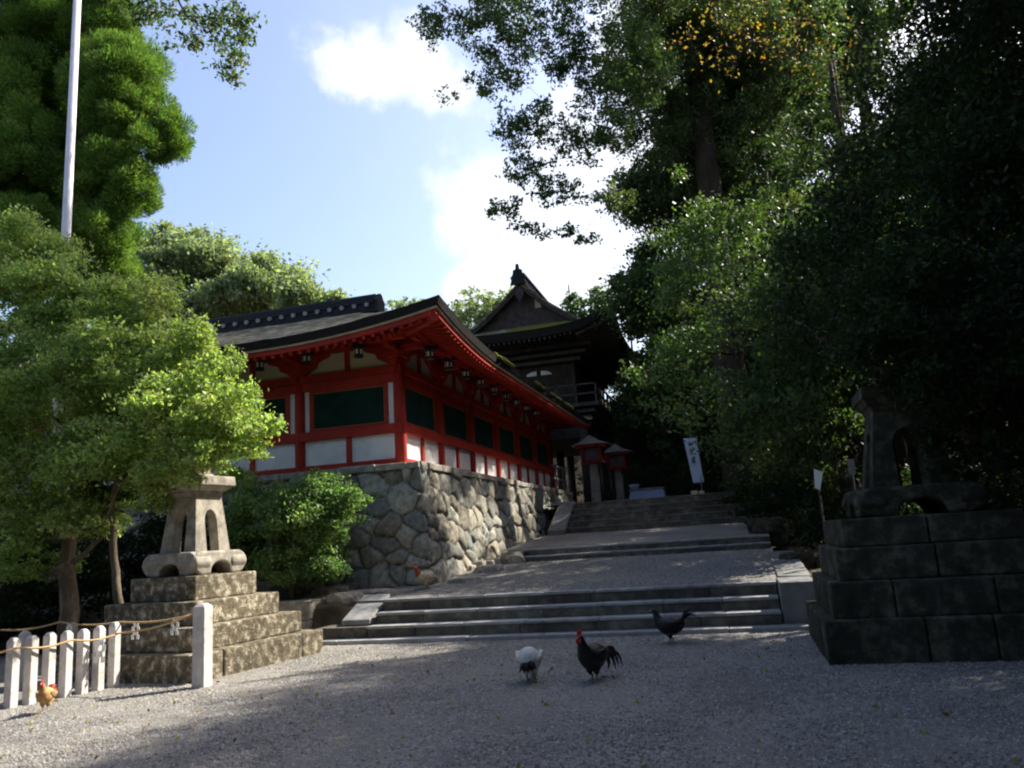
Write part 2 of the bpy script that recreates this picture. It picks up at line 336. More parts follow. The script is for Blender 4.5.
def light_gaps(r, cl, wall=False):
    """thin the crowns where open gaps in the canopy let the sun down on the left of the forecourt and the corridor wall"""
    s_ = np.array(sd); P = cl[:, :3]; T = P-s_*((P[:, 2:3]-1.2)/s_[2]); W = P-s_*((P[:, 0:1]+6.1)/s_[0]); m_ = cl[:, 3]
    drop = np.zeros(len(cl))
    drop = np.maximum(drop, np.where((T[:, 0] > -14) & (T[:, 0] < -5.0+m_*1.2-(T[:, 1] < 7.5)*.4) & (T[:, 1] > 2) & (T[:, 1] < 13.9), .99, 0))
    drop = np.maximum(drop, np.where((W[:, 1] > 15.5) & (W[:, 1] < 30) & (W[:, 2] > .6-m_*.6) & (W[:, 2] < 4.6+m_*.8), .965, 0))
    drop = np.maximum(drop, np.where((T[:, 0] > -6) & (T[:, 0] < -2) & (T[:, 1] > 12.8) & (T[:, 1] < 21), .72, 0))
    drop = np.maximum(drop, np.where((T[:, 0] > -6) & (T[:, 0] < -2.5) & (T[:, 1] > 5) & (T[:, 1] < 12.8), .74, 0))
    drop = np.maximum(drop, np.where((T[:, 0] > -2.5) & (T[:, 0] < -.3) & (T[:, 1] > 6) & (T[:, 1] < 12.8), .45, 0))
    if wall: drop = np.where((W[:, 1] > 15.5) & (W[:, 1] < 30) & (W[:, 2] > .6-m_*.6) & (W[:, 2] < 4.6+m_*.8), .8, 0)
    return cl[r.rand(len(cl)) >= drop]
def leaves_of(r, cl, per, size, flat=.7, narrow=.5, squash=.6, needle=False, soft=True):
    n = len(cl); k = np.maximum(4, (per*r.uniform(.6, 1.4, n)*(cl[:, 3]/cl[:, 3].mean())**2).astype(int)); idx = np.repeat(np.arange(n), k); N_ = len(idx)
    d = r.normal(size=(N_, 3)); d /= np.linalg.norm(d, axis=1)[:, None]; rr = r.rand(N_)**(1/2.2)
    el = r.uniform(.6, 1.5, (n, 3))[idx]; off = ((d*rr[:, None]*.55+r.normal(size=(N_, 3))*.36) if soft else d*rr[:, None])*el*cl[idx, 3:4]*np.array([1, 1, squash]); C = cl[idx, :3]+off
    if needle:
        a = d*.8+r.normal(size=(N_, 3))*.3+np.array([0, 0, .25]); a /= np.linalg.norm(a, axis=1)[:, None]
        b = np.cross(a, r.normal(size=(N_, 3))); b /= np.linalg.norm(b, axis=1)[:, None]; L = size*r.uniform(.6, 1.3, N_)[:, None]*.5
        a = a*L; b = b*L*narrow
        return np.stack([C-a, C+b, C+a, C-b], 1).reshape(-1, 3), np.arange(4*N_).reshape(N_, 4)
    return leaf_quads(r, C, size, flat, narrow)
def branch(mb, r, p, q, r0, r1, seg=6, wob=.08, droop=0, n=6):
    p = np.array(p, float); q = np.array(q, float); L = np.linalg.norm(q-p); pts = []; rad = []; seg = seg+3
    o1 = r.normal(size=3)*wob*L; o2 = r.normal(size=3)*wob*L*.5
    for i in range(seg+1):
        t = i/seg; a = p*(1-t)+q*t+o1*math.sin(math.pi*t)+o2*math.sin(2*math.pi*t)+r.normal(size=3)*wob*L*.05*(0 < i < seg); a[2] += droop*L*math.sin(math.pi*t); pts.append(a); rad.append(r0*(1-t)**.8+r1*t)
    mb.tube(pts, rad, n); return pts
def tree(name, label, trunk, blobs, per, size, leafm, barkm='bark', seed=1, flat=.7, narrow=.5, squash=.6, needle=False, nlimb=22, limb_r=.05,
         cat='tree', group=None, twigs=40, tn=10, gaps=False, soft=True):
    r = np.random.RandomState(seed); base = trunk[0][:3]
    root = empty(name, base, label, cat, group)
    cl = clumps_in(r, blobs); cl = light_gaps(r, cl, gaps == 'wall') if gaps else cl; V, F = leaves_of(r, cl, per, size, flat, narrow, squash, needle, soft)
    np_mesh('crown', V, F, leafm, root)
    mb = MB(); tp = [np.array(t[:3], float) for t in trunk]; tr = [t[3] for t in trunk]
    fine = []; fr = []
    for i in range(len(tp)-1):
        for k in range(4):
            t = k/4; fine.append(tp[i]*(1-t)+tp[i+1]*t+r.normal(size=3)*tr[i]*.12*(k > 0)); fr.append(tr[i]*(1-t)+tr[i+1]*t)
    fine.append(tp[-1]); fr.append(tr[-1]); mb.tube(fine, fr, tn); fa = np.array(fine)
    sel = r.choice(len(cl), min(nlimb, len(cl)), replace=False); sel = sel[np.argsort([np.linalg.norm(fa-cl[q_, :3], axis=1).min() for q_ in sel])]
    SP = [p for p in fa]; SR = list(fr); pen = [50 if i < len(fa)//3 else 0 for i in range(len(fa))]
    for j in sel:
        c = cl[j, :3]; S = np.array(SP); dz = c[2]-S[:, 2]; cost = np.linalg.norm(S-c, axis=1)+np.where(dz < 0, -dz*.6, 0)+np.array(pen)-np.array(SR)*3
        i = int(np.argmin(cost)); L = np.linalg.norm(c-S[i]); rr = min(SR[i]*.72, limb_r*(.5+L*.3)); rr = max(rr, .006)
        pts = branch(mb, r, S[i], c, rr, rr*.35, 5, .10, .05, 6)
        for k_ in range(2, len(pts)): SP.append(pts[k_]); SR.append(rr*(1-.6*k_/len(pts))); pen.append(0)
        for q in range(max(1, twigs//max(1, nlimb))):
            s = pts[r.randint(2, len(pts))]; near = cl[np.argsort(np.linalg.norm(cl[:, :3]-s, axis=1))[:6]]; e = near[r.randint(len(near)), :3]
            if np.linalg.norm(e-s) < 2.5: branch(mb, r, s, e, rr*.35, rr*.1, 3, .12, 0, 4)
    mb.build('trunk', barkm, root, smooth=True)
    return root
litter('scattered_leaves', 420, (-8, 3, 4, 12), lambda x, y: .03+0*x, 19, 'leaf_autumn', .05, 'a few dry leaves scattered over the gravel forecourt')
litter('fallen_leaves', 2500, (1, 9, 10, 24), lambda x, y: ground_z(x, y), 9, 'leaf_autumn', .06, 'brown fallen leaves lying under the trees right of the path')
# ------------------------------------------------------------------ stone steps and terrace
def blocks(mb, x0, x1, y0, y1, z0, z1, n, r, gap=.006, jit=.01, axis='x'):
    cuts = sorted([0]+[(i+r.uniform(-.25, .25))/n for i in range(1, n)]+[1])
    for a, b in zip(cuts[:-1], cuts[1:]):
        j = r.uniform(-jit, jit); k = r.uniform(-jit, jit)*.5
        if axis == 'x': mb.box(x0+(x1-x0)*a+gap/2, x0+(x1-x0)*b-gap/2, y0+j, y1, z0, z1+k)
        else: mb.box(x0, x1+j, y0+(y1-y0)*a+gap/2, y0+(y1-y0)*b-gap/2, z0, z1+k)
rs = np.random.RandomState(11)
mat('steptread', (.30, .30, .29), .8, .3, 5, .4, 40, .3, col2=(.38, .38, .36), island=.22)
mat('stepriser', (.12, .11, .09), .95, .4, 4, .5, 40, .1, col2=(.22, .21, .16), island=.3)
def flight(root, steps, x0, x1, tm='steptread'):
    """steps = (y front, z bottom, z top, y back); pale tread over a darker riser course"""
    for (yf, zb, zt, yb) in steps:
        st = MB(); blocks(st, x0, x1, yf+.015, yb, zb, zt-.05, 7, rs); ob = st.build('step', 'stepriser', root, bevel=.006)
        tr = MB(); blocks(tr, x0, x1, yf, yb, zt-.05+.003, zt, 7, rs, jit=.006); tr.build('tread', tm, ob, bevel=.012)
root = empty('stone_steps', (-3, 12.2, 0), 'three wide low stone steps rising from the gravel forecourt', 'steps')
k = MB(); blocks(k, -7.35, 1.0, 12.14, 12.5, -.05, .085, 8, rs); k.build('curb_slab', 'steptread', root, bevel=.012)
flight(root, [(12.40, .0, .27, 13.1), (12.74, .27, .45, 13.2), (13.07, .45, .64, 13.3)], -6.05, .45)
k = MB(); blocks(k, -7.0, -6.06, 12.42, 13.1, 0, .262, 1, rs); k.build('step', 'stepriser', root, bevel=.01)
mat('kerbdark', (.17, .17, .165), .85, .3, 5, .4, 40, .25, col2=(.22, .22, .21))
# sloping side slab on the left, squared blocks on the right
k = MB(); k.add([(-6.62, 12.62, .27), (-6.1, 12.62, .27), (-6.1, 13.5, .27), (-6.62, 13.5, .27), (-6.62, 12.62, .36), (-6.1, 12.62, .36), (-6.1, 13.5, .72), (-6.62, 13.5, .72)],
                [(3, 2, 1, 0), (4, 5, 6, 7), (0, 1, 5, 4), (1, 2, 6, 5), (2, 3, 7, 6), (3, 0, 4, 7)]); k.build('side_slab', 'steptread', root, bevel=.015)
k = MB(); k.box(.46, .98, 12.5, 14.0, 0, .66); k.box(.46, .98, 12.5, 12.8, 0.0, .2); 
k = MB(); k.box(.465, .98, 12.45, 13.6, 0, .665); k.build('side_block', 'kerbdark', root, bevel=.02)
root = empty('edging_stones', (.7, 14, .66), 'row of flat pale edging slabs along the right side of the sloping path', 'kerb')
k = MB(); yy = 13.62
for i in range(6):
    L_ = rs.uniform(.6, .85); 
    if yy+L_ > 18.1: break
    zz = .66+(yy-13.2)*.074; k.add([(.5, yy, zz-.3), (1.0, yy, zz-.3), (1.0, yy+L_, zz-.3), (.5, yy+L_, zz-.3), (.5, yy, zz), (1.0, yy, zz-.02), (1.0, yy+L_, zz+L_*.07), (.5, yy+L_, zz+L_*.074)],
                [(3, 2, 1, 0), (4, 5, 6, 7), (0, 1, 5, 4), (1, 2, 6, 5), (2, 3, 7, 6), (3, 0, 4, 7)]); yy += L_+.02
k.build('kerb_slab', 'kerbdark', root, bevel=.015)
root = empty('middle_steps', (-2.4, 18.2, 1.0), 'two shallow stone steps halfway up the gravel path', 'steps')
flight(root, [(18.15, .85, 1.13, 18.7), (18.5, 1.1, 1.28, 18.85)], -5.35, .62)
k = MB()
for i in range(9):       # rough stones curving in at the left end
    a = i/8; x = -5.35-.9*a+rs.uniform(-.05, .05); y = 18.2-2.6*a*a; z = 1.0-.2*a
    k.frus(x, y, z-.4, z+rs.uniform(.08, .2), .26, .24, .2, .18)
k.build('border_stones', 'granite', root, bevel=.04)
mat('treaddark', (.15, .14, .11), .9, .4, 5, .4, 40, .15, island=.25)
root = empty('terrace_steps', (-2.3, 23.6, 1.6), 'broad dark flight of stone steps up to the gate terrace', 'steps')
TX0, TX1 = -4.9, .62
flight(root, [(23.5+.32*i, 1.55+.19*i-.25, 1.58+.188*(i+1), 23.5+.32*i+.6) for i in range(5)], TX0, TX1, 'treaddark')
for xa, xb in ((TX0-.55, TX0-.03), (TX1+.01, TX1+.5)):
    k = MB(); k.add([(xa, 23.3, 1.3), (xb, 23.3, 1.3), (xb, 25.3, 1.3), (xa, 25.3, 1.3), (xa, 23.3, 1.72), (xb, 23.3, 1.72), (xb, 25.3, 2.62), (xa, 25.3, 2.62)],
                [(3, 2, 1, 0), (4, 5, 6, 7), (0, 1, 5, 4), (1, 2, 6, 5), (2, 3, 7, 6), (3, 0, 4, 7)]); k.build('side_slab', 'kerbdark', root, bevel=.02)
# ------------------------------------------------------------------ rough stone platform
def stone_face(origin, ux, L, H, batter, nrm, seed, cell=.50, top_z=None, botf=None, res=.032, clip=None):
    """rubble facing: irregular blocks as real relief; returns V,F,colour"""
    r = np.random.RandomState(seed); nu = int(L/res); nv = int(H/res)
    u = np.linspace(0, L, nu); v = np.linspace(0, H, nv); U, Vv = np.meshgrid(u, v, indexing='ij')
    seeds = []
    rows = int(H/(cell*.78))+3
    for j in range(-1, rows):
        x = -cell*r.rand()
        while x < L+cell:
            wd = cell*r.uniform(.5, 1.8); seeds.append((x+wd/2, (j+.5)*cell*.78+r.uniform(-.45, .45)*cell*.78)); x += wd
    S = np.array(seeds); ns = len(S); wu = U+vn(U, Vv, 2.2)*.14; wv = Vv+vn(Vv, U, 2.6)*.12
    d1 = np.full(U.shape, 9.); d2 = np.full(U.shape, 9.); id_ = np.zeros(U.shape, int)
    an = r.uniform(.8, 1.15, ns)
    for i, (a, b) in enumerate(S):
        iu = slice(max(0, int((a-1.6)/res)), min(nu, int((a+1.6)/res)+1))
        if iu.stop <= iu.start: continue
        d = np.hypot((wu[iu]-a)*.82, (wv[iu]-b)*an[i]*1.1)
        c1 = d1[iu]; c2 = d2[iu]; ci = id_[iu]; better = d < c1
        c2[:] = np.where(better, c1, np.minimum(c2, d)); ci[:] = np.where(better, i, ci); c1[:] = np.where(better, d, c1)
    e = d2-d1; hgt = sm(0, .04, e)*.07+sm(0, .25, e)*.035
    off = r.uniform(-.02, .04, ns)[id_]; tilt = (r.uniform(-.12, .12, ns)[id_])*(wu-S[id_, 0])+(r.uniform(-.12, .12, ns)[id_])*(wv-S[id_, 1])
    disp = hgt+(off+tilt)*sm(0, .1, e)+vn(U, Vv, 9)*.018+vn(U, Vv, 22)*.010-.1
    tone = r.uniform(.65, 1.3, ns)[id_][..., None]*np.array([1, 1, 1])+(r.uniform(-.07, .07, ns)[id_])[..., None]*np.array([1, 0, -1])
    dirt = (.5+.5*sm(.0, .035, e))[..., None]      # soil packed in the joints
    colr = np.concatenate([np.clip(tone*dirt, .1, 1.5), np.ones(U.shape+(1,))], -1)
    ux = np.array(ux, float); nrm = np.array(nrm, float)
    return disp, U, Vv, colr
root = empty('stone_platform', (-6.1, 15.2, .75), 'high rubble stone wall carrying the red corridor, mossy grey blocks', 'stone wall')
TOPX, TOPY, TOPZ = -6.15, 15.2, 3.22
BAT = .13; LF = 12.0+0*TOPX; LS = 15.8; HW_ = 2.95
disp, U, Vv, C_ = stone_face(None, None, LF+LS, HW_, BAT, (0, 0, 0), 21)
dz = HW_-Vv; out_b = dz*BAT+.06*(dz/HW_)**2; front = U < LF; dc = np.abs(U-LF)
wc = np.clip(1-dc/.30, 0, 1); wl = np.where(front, U/LF, 1-(U-LF)/LS)         # mitre weights
px_ = np.where(front, TOPX-(LF-U), TOPX); py_ = np.where(front, TOPY, TOPY+(U-LF))
oF = np.where(front, disp+out_b, disp*wc+out_b*wl); oS = np.where(front, disp*wc+out_b*wl, disp+out_b)
P = np.stack([px_+oS, py_-oF, TOPZ-dz], -1); nu, nv = U.shape; idx = np.arange(nu*nv).reshape(nu, nv)
F = np.stack([idx[:-1, :-1], idx[1:, :-1], idx[1:, 1:], idx[:-1, 1:]], -1).reshape(-1, 4)
np_mesh('rubble_facing', P.reshape(-1, 3), F, 'wallstone', root, attr=C_.reshape(-1, 4), smooth=False)
k = MB(); k.box(-18, TOPX-.12, TOPY+.12, 30.6, .5, TOPZ-.06); k.add([(-18, TOPY-.12, .4), (TOPX+.20, TOPY-.20, .4), (TOPX+.20, 30.9, .4), (-18, 30.9, .4), (-18, TOPY+.1, TOPZ-.08), (TOPX-.1, TOPY+.1, TOPZ-.08), (TOPX-.1, 30.9, TOPZ-.08), (-18, 30.9, TOPZ-.08)], [(3, 2, 1, 0), (4, 5, 6, 7), (0, 1, 5, 4), (1, 2, 6, 5), (2, 3, 7, 6), (3, 0, 4, 7)]); k.build('core', 'earth', root)
k = MB(); x = -18.0
while x < TOPX-.1:
    L_ = min(rs.uniform(.6, 1.1), TOPX-x+.02); k.box(x, x+L_-.015, TOPY-.05, TOPY+.5, TOPZ-.14, TOPZ+rs.uniform(-.015, .015)); x += L_
y = TOPY+.52
while y < 30.9:
    L_ = rs.uniform(.6, 1.1); k.box(TOPX-.5, TOPX+.04, y, y+L_-.015, TOPZ-.14, TOPZ+rs.uniform(-.015, .015)); y += L_
k.build('cap_stones', 'granite', root, bevel=.02)
# fallen rocks and slabs along the foot of the platform
rr = random.Random(4)
def rock(name, c, s, label, group, m='granite', seed=0):
    q = np.random.RandomState(seed); bm = bmesh.new(); bmesh.ops.create_icosphere(bm, subdivisions=3, radius=1)
    offs = q.normal(size=3)*5
    for v in bm.verts:
        p = v.co; d = 1+float(vn(p.x+offs[0]+p.z, p.y+offs[1], 1.6))*.5+float(vn(p.z+offs[2], p.x+p.y, 3))*.2; p = p*d
        p.z = max(min(p.z, .62), -.7); p.x = max(min(p.x, .85), -.85); v.co = Vector((p.x*s[0], p.y*s[1], p.z*s[2]))
    me = bpy.data.meshes.new(name); bm.to_mesh(me); bm.free(); o = link(name, me, None, m); o.location = c; o.rotation_euler = (0, 0, q.uniform(0, 3)); return tag(o, label, 'rock', group)
# ------------------------------------------------------------------ corridor building
FX, FY = -6.77, 15.74; BAY = 2.40
ZB0, ZB1, ZP1, ZS1, ZW1, ZH1, ZF1 = 3.22, 3.38, 3.93, 4.13, 5.05, 5.42, 5.86
XL = FX-5*BAY; YE = FY+6*BAY
bld = empty('corridor_building', (FX, FY, ZB0), 'vermilion and white shrine corridor with bark roof and dark green lattice windows', 'shrine building')
def fpt(s, d, z, side):       # s = distance from the corner along the face, d = outward
    return (FX-s, FY-d, z) if side == 0 else (FX+d, FY+s, z)
def fbox(mb, s0, s1, d0, d1, z0, z1, side):
    a = fpt(s0, d0, z0, side); b = fpt(s1, d1, z1, side)
    mb.box(min(a[0], b[0]), max(a[0], b[0]), min(a[1], b[1]), max(a[1], b[1]), z0, z1)
for side, nb in ((0, 5), (1, 6)):
    S1 = nb*BAY
    for i in range(nb+1):
        if side == 1 and i == 0: continue
        c = MB(); x, y, _ = fpt(i*BAY, -.02, 0, side); c.lathe((x, y, ZB0), [(.125, 0), (.13, .05), (.13, 1.2), (.12, ZF1-ZB0)], 14); c.build('column', 'vermilion', bld, smooth=True)
    for nm, z0, z1, d in (('bottom_rail', ZB0, ZB1, .07), ('sill_rail', ZP1, ZS1, .10), ('header_beam', ZW1, ZW1+.2, .05), ('upper_beam', ZW1+.203, ZH1, .09)):
        c = MB(); fbox(c, -.14 if nm == 'sill_rail' else -.08, S1+.1, -.08, d, z0, z1, side); c.build(nm, 'vermilion', bld, bevel=.008)
    for i in range(nb):
        s0, s1 = i*BAY+.12, (i+1)*BAY-.12; mid = (s0+s1)/2
        for a, b in ((s0, mid-.06), (mid+.06, s1)):
            c = MB(); fbox(c, a, b, -.05, 0.0, ZB1, ZP1, side); c.build('lower_panel', 'plaster', bld)
        c = MB(); fbox(c, mid-.06, mid+.06, -.05, .05, ZB1, ZP1, side); c.build('stud', 'vermilion', bld)
        sl = .13 if side == 0 else .10
        for a, b in ((s0, s0+sl), (s1-sl, s1)):
            c = MB(); fbox(c, a, b, -.05, -.005, ZS1, ZW1, side); c.build('slit_panel', 'plaster', bld)
        a, b = s0+sl, s1-sl
        fr = MB(); fbox(fr, a, a+.08, -.06, .035, ZS1, ZW1, side); fbox(fr, b-.08, b, -.06, .035, ZS1, ZW1, side)
        fbox(fr, a+.08, b-.08, -.06, .03, ZS1, ZS1+.05, side); fbox(fr, a+.08, b-.08, -.06, .03, ZW1-.05, ZW1, side); fo = fr.build('window', 'vermilion', bld)
        t = MB(); fbox(t, a+.08, a+.10, -.05, .02, ZS1+.05, ZW1-.05, side); fbox(t, b-.10, b-.08, -.05, .02, ZS1+.05, ZW1-.05, side)
        fbox(t, a+.10, b-.10, -.05, .018, ZS1+.05, ZS1+.07, side); fbox(t, a+.10, b-.10, -.05, .018, ZW1-.07, ZW1-.05, side); t.build('frame', 'frameochre', fo)
        l = MB(); s = a+.115; 
        while s < b-.125:                                  # upright green lattice bars, set on edge
            x, y, _ = fpt(s, -.02, 0, side); l.add([(x-.019, y, ZS1+.07), (x, y-.019, ZS1+.07), (x+.019, y, ZS1+.07), (x, y+.019, ZS1+.07), (x-.019, y, ZW1-.07), (x, y-.019, ZW1-.07), (x+.019, y, ZW1-.07), (x, y+.019, ZW1-.07)],
                     [(3, 2, 1, 0), (4, 5, 6, 7), (0, 1, 5, 4), (1, 2, 6, 5), (2, 3, 7, 6), (3, 0, 4, 7)]); s += .046
        fbox(l, a+.1, b-.1, -.055, -.045, ZS1+.06, ZW1-.06, side); l.build('lattice', 'lattice', fo)
        c = MB(); fbox(c, s0-.1, s1+.1, -.05, -.01, ZH1, ZF1+.02, side); c.build('frieze_panel', 'cream', bld)
        c = MB(); fbox(c, mid-.055, mid+.055, -.02, .05, ZH1, ZF1+.02, side); c.build('strut', 'vermilion', bld)
        for e, sg in ((i*BAY, 1), ((i+1)*BAY, -1)):         # curved brackets at both ends of the bay
            c = MB(); prof = [(0, 0), (.16, 0), (.30, .09), (.44, .16), (.48, .27), (.62, .33), (.74, .36), (.80, .45), (0, .45)]
            o = fpt(e, -.01, ZH1, side); uv = (-sg, 0, 0) if side == 0 else (0, sg, 0); nr = (0, -1, 0) if side == 0 else (1, 0, 0)
            c.prism(prof, o, uv, (0, 0, 1), nr, .11); c.build('bracket', 'vermilion', bld)
    # bracket complexes reaching out under the eaves
    for i in range(nb+1):
        c = MB(); s = i*BAY
        fbox(c, s-.14, s+.14, -.1, .20, ZF1-.30, ZF1-.14, side); fbox(c, s-.07, s+.07, .1, .62, ZF1-.14, ZF1+.0, side)
        fbox(c, s-.42, s+.42, .50, .62, ZF1-.02, ZF1+.10, side)
        for q in (-.36, 0, .36): fbox(c, s+q-.08, s+q+.08, .47, .65, ZF1+.10, ZF1+.18, side)
        c.build('bracket_arm', 'vermilion', bld, bevel=.01)
    c = MB(); fbox(c, -.62, S1+.3, .48, .62, ZF1+.18, ZF1+.31, side); c.build('purlin', 'vermilion', bld)
    c = MB(); fbox(c, -.1, S1+.1, -.06, .06, ZF1+.0, ZF1+.30, side); c.build('wall_plate', 'vermilion', bld)
# interior floor, back wall, so that nothing shows through
c = MB(); c.box(XL, FX-.1, FY+.1, FY+3.4, ZB0-.1, ZB0+.02); c.box(FX-3.6, FX-.1, FY+3.4, YE, ZB0-.1, ZB0+.02); c.build('floor', 'darkwood', bld)
c = MB(); c.box(XL, FX-3.6, FY+3.5, FY+3.6, ZB0, 6.3); c.box(FX-3.7, FX-3.6, FY+3.5, YE, ZB0, 6.3); c.build('back_wall', 'plaster', bld)
c = MB(); c.box(FX-3.6, FX, YE+.02, YE+.1, ZB0, 6.6); c.build('end_wall', 'plaster', bld)
# roof -------------------------------------------------------
OV = 1.62; EX, EY = FX+OV, FY-OV; RC = 1.9+OV; ZE, ZR = 5.90, 7.38; XL2, YE2 = XL-1.5, YE+1.4
def lift(s): return .42*np.clip((4.2-s)/4.2, 0, 1)**2.0          # s = distance from the eave corner
def roof_pt(side, s, t, dz=0.0, inset=0.0):
    """s 0..1 from far end to the corner, t 0 eave .. 1 ridge"""
    s = np.asarray(s, float); t = np.asarray(t, float)
    z0 = None
    if side == 0:
        e = XL2+(EX-inset-XL2)*s; r_ = XL2+(EX-RC-XL2)*s; x = e*(1-t)+r_*t; y = EY+inset+(RC-inset)*t; dist = EX-e
    else:
        e = YE2+(EY+inset-YE2)*s; r_ = YE2+(EY+RC-YE2)*s; y = e*(1-t)+r_*t; x = EX-inset-(RC-inset)*t; dist = e-EY
    far = lift((1-s)*((EX-XL2) if side == 0 else (YE2-EY))+0)
    zz = ZE+(ZR-ZE)*(t*.80+t*t*.20)+lift(dist)*(1-t)**1.4+dz
    end = .25*np.clip(1-s*10, 0, 1)**2*(1-t); 
    return np.stack([x+0*t, y+0*s, zz+end], -1)
roof = None
sg = np.concatenate([np.linspace(0, .7, 60), np.linspace(.7, 1, 60)[1:]]); tg = np.linspace(0, 1, 26)
SS, TT = np.meshgrid(sg, tg, indexing='ij')
mb = MB()
for side in (0, 1):
    P = roof_pt(side, SS, TT); P[..., 2] += vn(P[..., 0]+P[..., 2]*2, P[..., 1], 2.5)*.03+vn(P[..., 0], P[..., 1]+P[..., 2], 7)*.015
    mb.grid(P)
    # inner slopes
    if side == 0: Q = np.stack([XL2+(EX-RC-XL2)*SS+0*TT-TT*0.0, EY+RC+TT*(RC-.6), ZR-TT*(ZR-ZE-.1)], -1)
    else: Q = np.stack([EX-RC-TT*(RC-.6), YE2+(EY+RC-YE2)*SS, ZR-TT*(ZR-ZE-.1)], -1)
    mb.grid(Q)
roof = mb.build('roof', 'bark_roof', bld, fix=False)
edge = MB(); gold = MB(); fasc = MB(); soff = MB()
s2 = np.linspace(0, 1, 120)
def strip(m, side, ia, za, ib, zb):
    A = roof_pt(side, s2, 0*s2, za, ia); B = roof_pt(side, s2, 0*s2, zb, ib); m.grid(np.stack([A, B], 1))
for side in (0, 1):
    strip(edge, side, 0, 0, .05, -.16); strip(edge, side, .05, -.16, .10, -.16)
    strip(gold, side, .08, -.16, .08, -.20); strip(gold, side, .08, -.20, .16, -.20)
    strip(fasc, side, .13, -.20, .13, -.30); strip(fasc, side, .13, -.30, .22, -.30)
edge.build('roof_edge', 'roof_edge', roof, fix=False); gold.build('edge_board', 'palewood', roof, fix=False); fasc.build('fascia', 'vermilion', bld, fix=False)
for side in (0, 1):                                              # boarded soffit with two tiers of rafters
    t2 = np.linspace(0, 1, 8); A2, B2 = np.meshgrid(s2, t2, indexing='ij')
    P0 = roof_pt(side, s2, 0*s2, -.25, .15); wl = P0.copy()
    if side == 0: wl[:, 1] = FY+.02; wl[:, 0] = np.minimum(P0[:, 0], FX)
    else: wl[:, 0] = FX-.02; wl[:, 1] = np.maximum(P0[:, 1], FY)
    wl[:, 2] = ZF1+.42
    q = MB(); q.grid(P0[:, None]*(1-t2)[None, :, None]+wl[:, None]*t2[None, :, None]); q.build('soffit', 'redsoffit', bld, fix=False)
    L_ = (EX-XL2) if side == 0 else (YE2-EY)
    raf = MB(); raf2 = MB(); n = int(L_/.21)
    for i in range(n):
        s = (i+.5)/n; a = roof_pt(side, s, 0., -.335, .16); 
        if side == 0: b = np.array([min(a[0], FX-.0), FY, ZF1+.34])
        else: b = np.array([FX, max(a[1], FY), ZF1+.34])
        raf.obox(a, a*.45+b*.55, .075, .08); a3 = a*.52+b*.48; a3[2] -= .095; b3 = b.copy(); b3[2] -= .06; raf2.obox(a3, b3, .085, .095)
    raf.build('flying_rafters', 'vermilion', bld); raf2.build('base_rafters', 'vermilion', bld)
hp = MB(); a = roof_pt(0, 1., 0., -.32, .16); hp.obox(a, (FX, FY, ZF1+.22), .16, .20); hp.build('hip_rafter', 'vermilion', bld)
# tiled box ridge
def ridge(p, q, m_parent, w_=.32, h=.20):
    p = np.array(p, float); q = np.array(q, float); d = (q-p)/np.linalg.norm(q-p); L_ = np.linalg.norm(q-p)
    b = MB(); b.obox(p+[0, 0, .08], q+[0, 0, .08], w_*.8, .3); b.build('ridge_base', 'tile', m_parent)
    b = MB(); b.obox(p+[0, 0, h], q+[0, 0, h], w_, .10); b.tube([p+[0, 0, h+.10], q+[0, 0, h+.10]], .11, 10); b.build('ridge_tiles', 'tile', m_parent, smooth=False)
    n = int(L_/.34); sd_ = np.cross(d, [0, 0, 1.])
    for i in range(n):
        c = p+d*(i+.5)*L_/n
        b = MB(); b.tube([c-sd_*(w_*.62)+[0, 0, .10], c+[0, 0, .14], c+sd_*(w_*.62)+[0, 0, .10]], .055, 8); b.build('ridge_end_tile', 'greytile', m_parent)
    b = MB(); c = q+d*.05; b.prism([(-.24, -.12), (.24, -.12), (.22, .08), (.26, .18), (.16, .26), (.08, .36), (0, .40), (-.08, .36), (-.16, .26), (-.26, .18), (-.22, .08)], c, sd_, (0, 0, 1), d, .10)
    b.build('ridge_ornament', 'tile', m_parent, bevel=.02)
ridge((XL2+.2, EY+RC, ZR), (EX-RC+.55, EY+RC, ZR), roof)
ridge((EX-RC, YE2-.2, ZR), (EX-RC, EY+RC+1.2, ZR), roof)
# moss cushions on the side eave
q = np.random.RandomState(8)
for s0, s1, n_ in ((.22, .30, 22), (.45, .50, 12), (.56, .64, 14), (.68, .76, 14)):
    mo = MB()
    for i in range(n_):
        s_ = 1-(s0+(s1-s0)*(i+.5)/n_); p = roof_pt(1, s_, q.uniform(0, .03)); a = (s1-s0)*17/n_*.75; mo.frus(p[0], p[1], p[2]-.05, p[2]+q.uniform(.02, .07), .12, a, .06, a*.8)
    mo.build('moss_patch', 'moss', roof, bevel=.02)
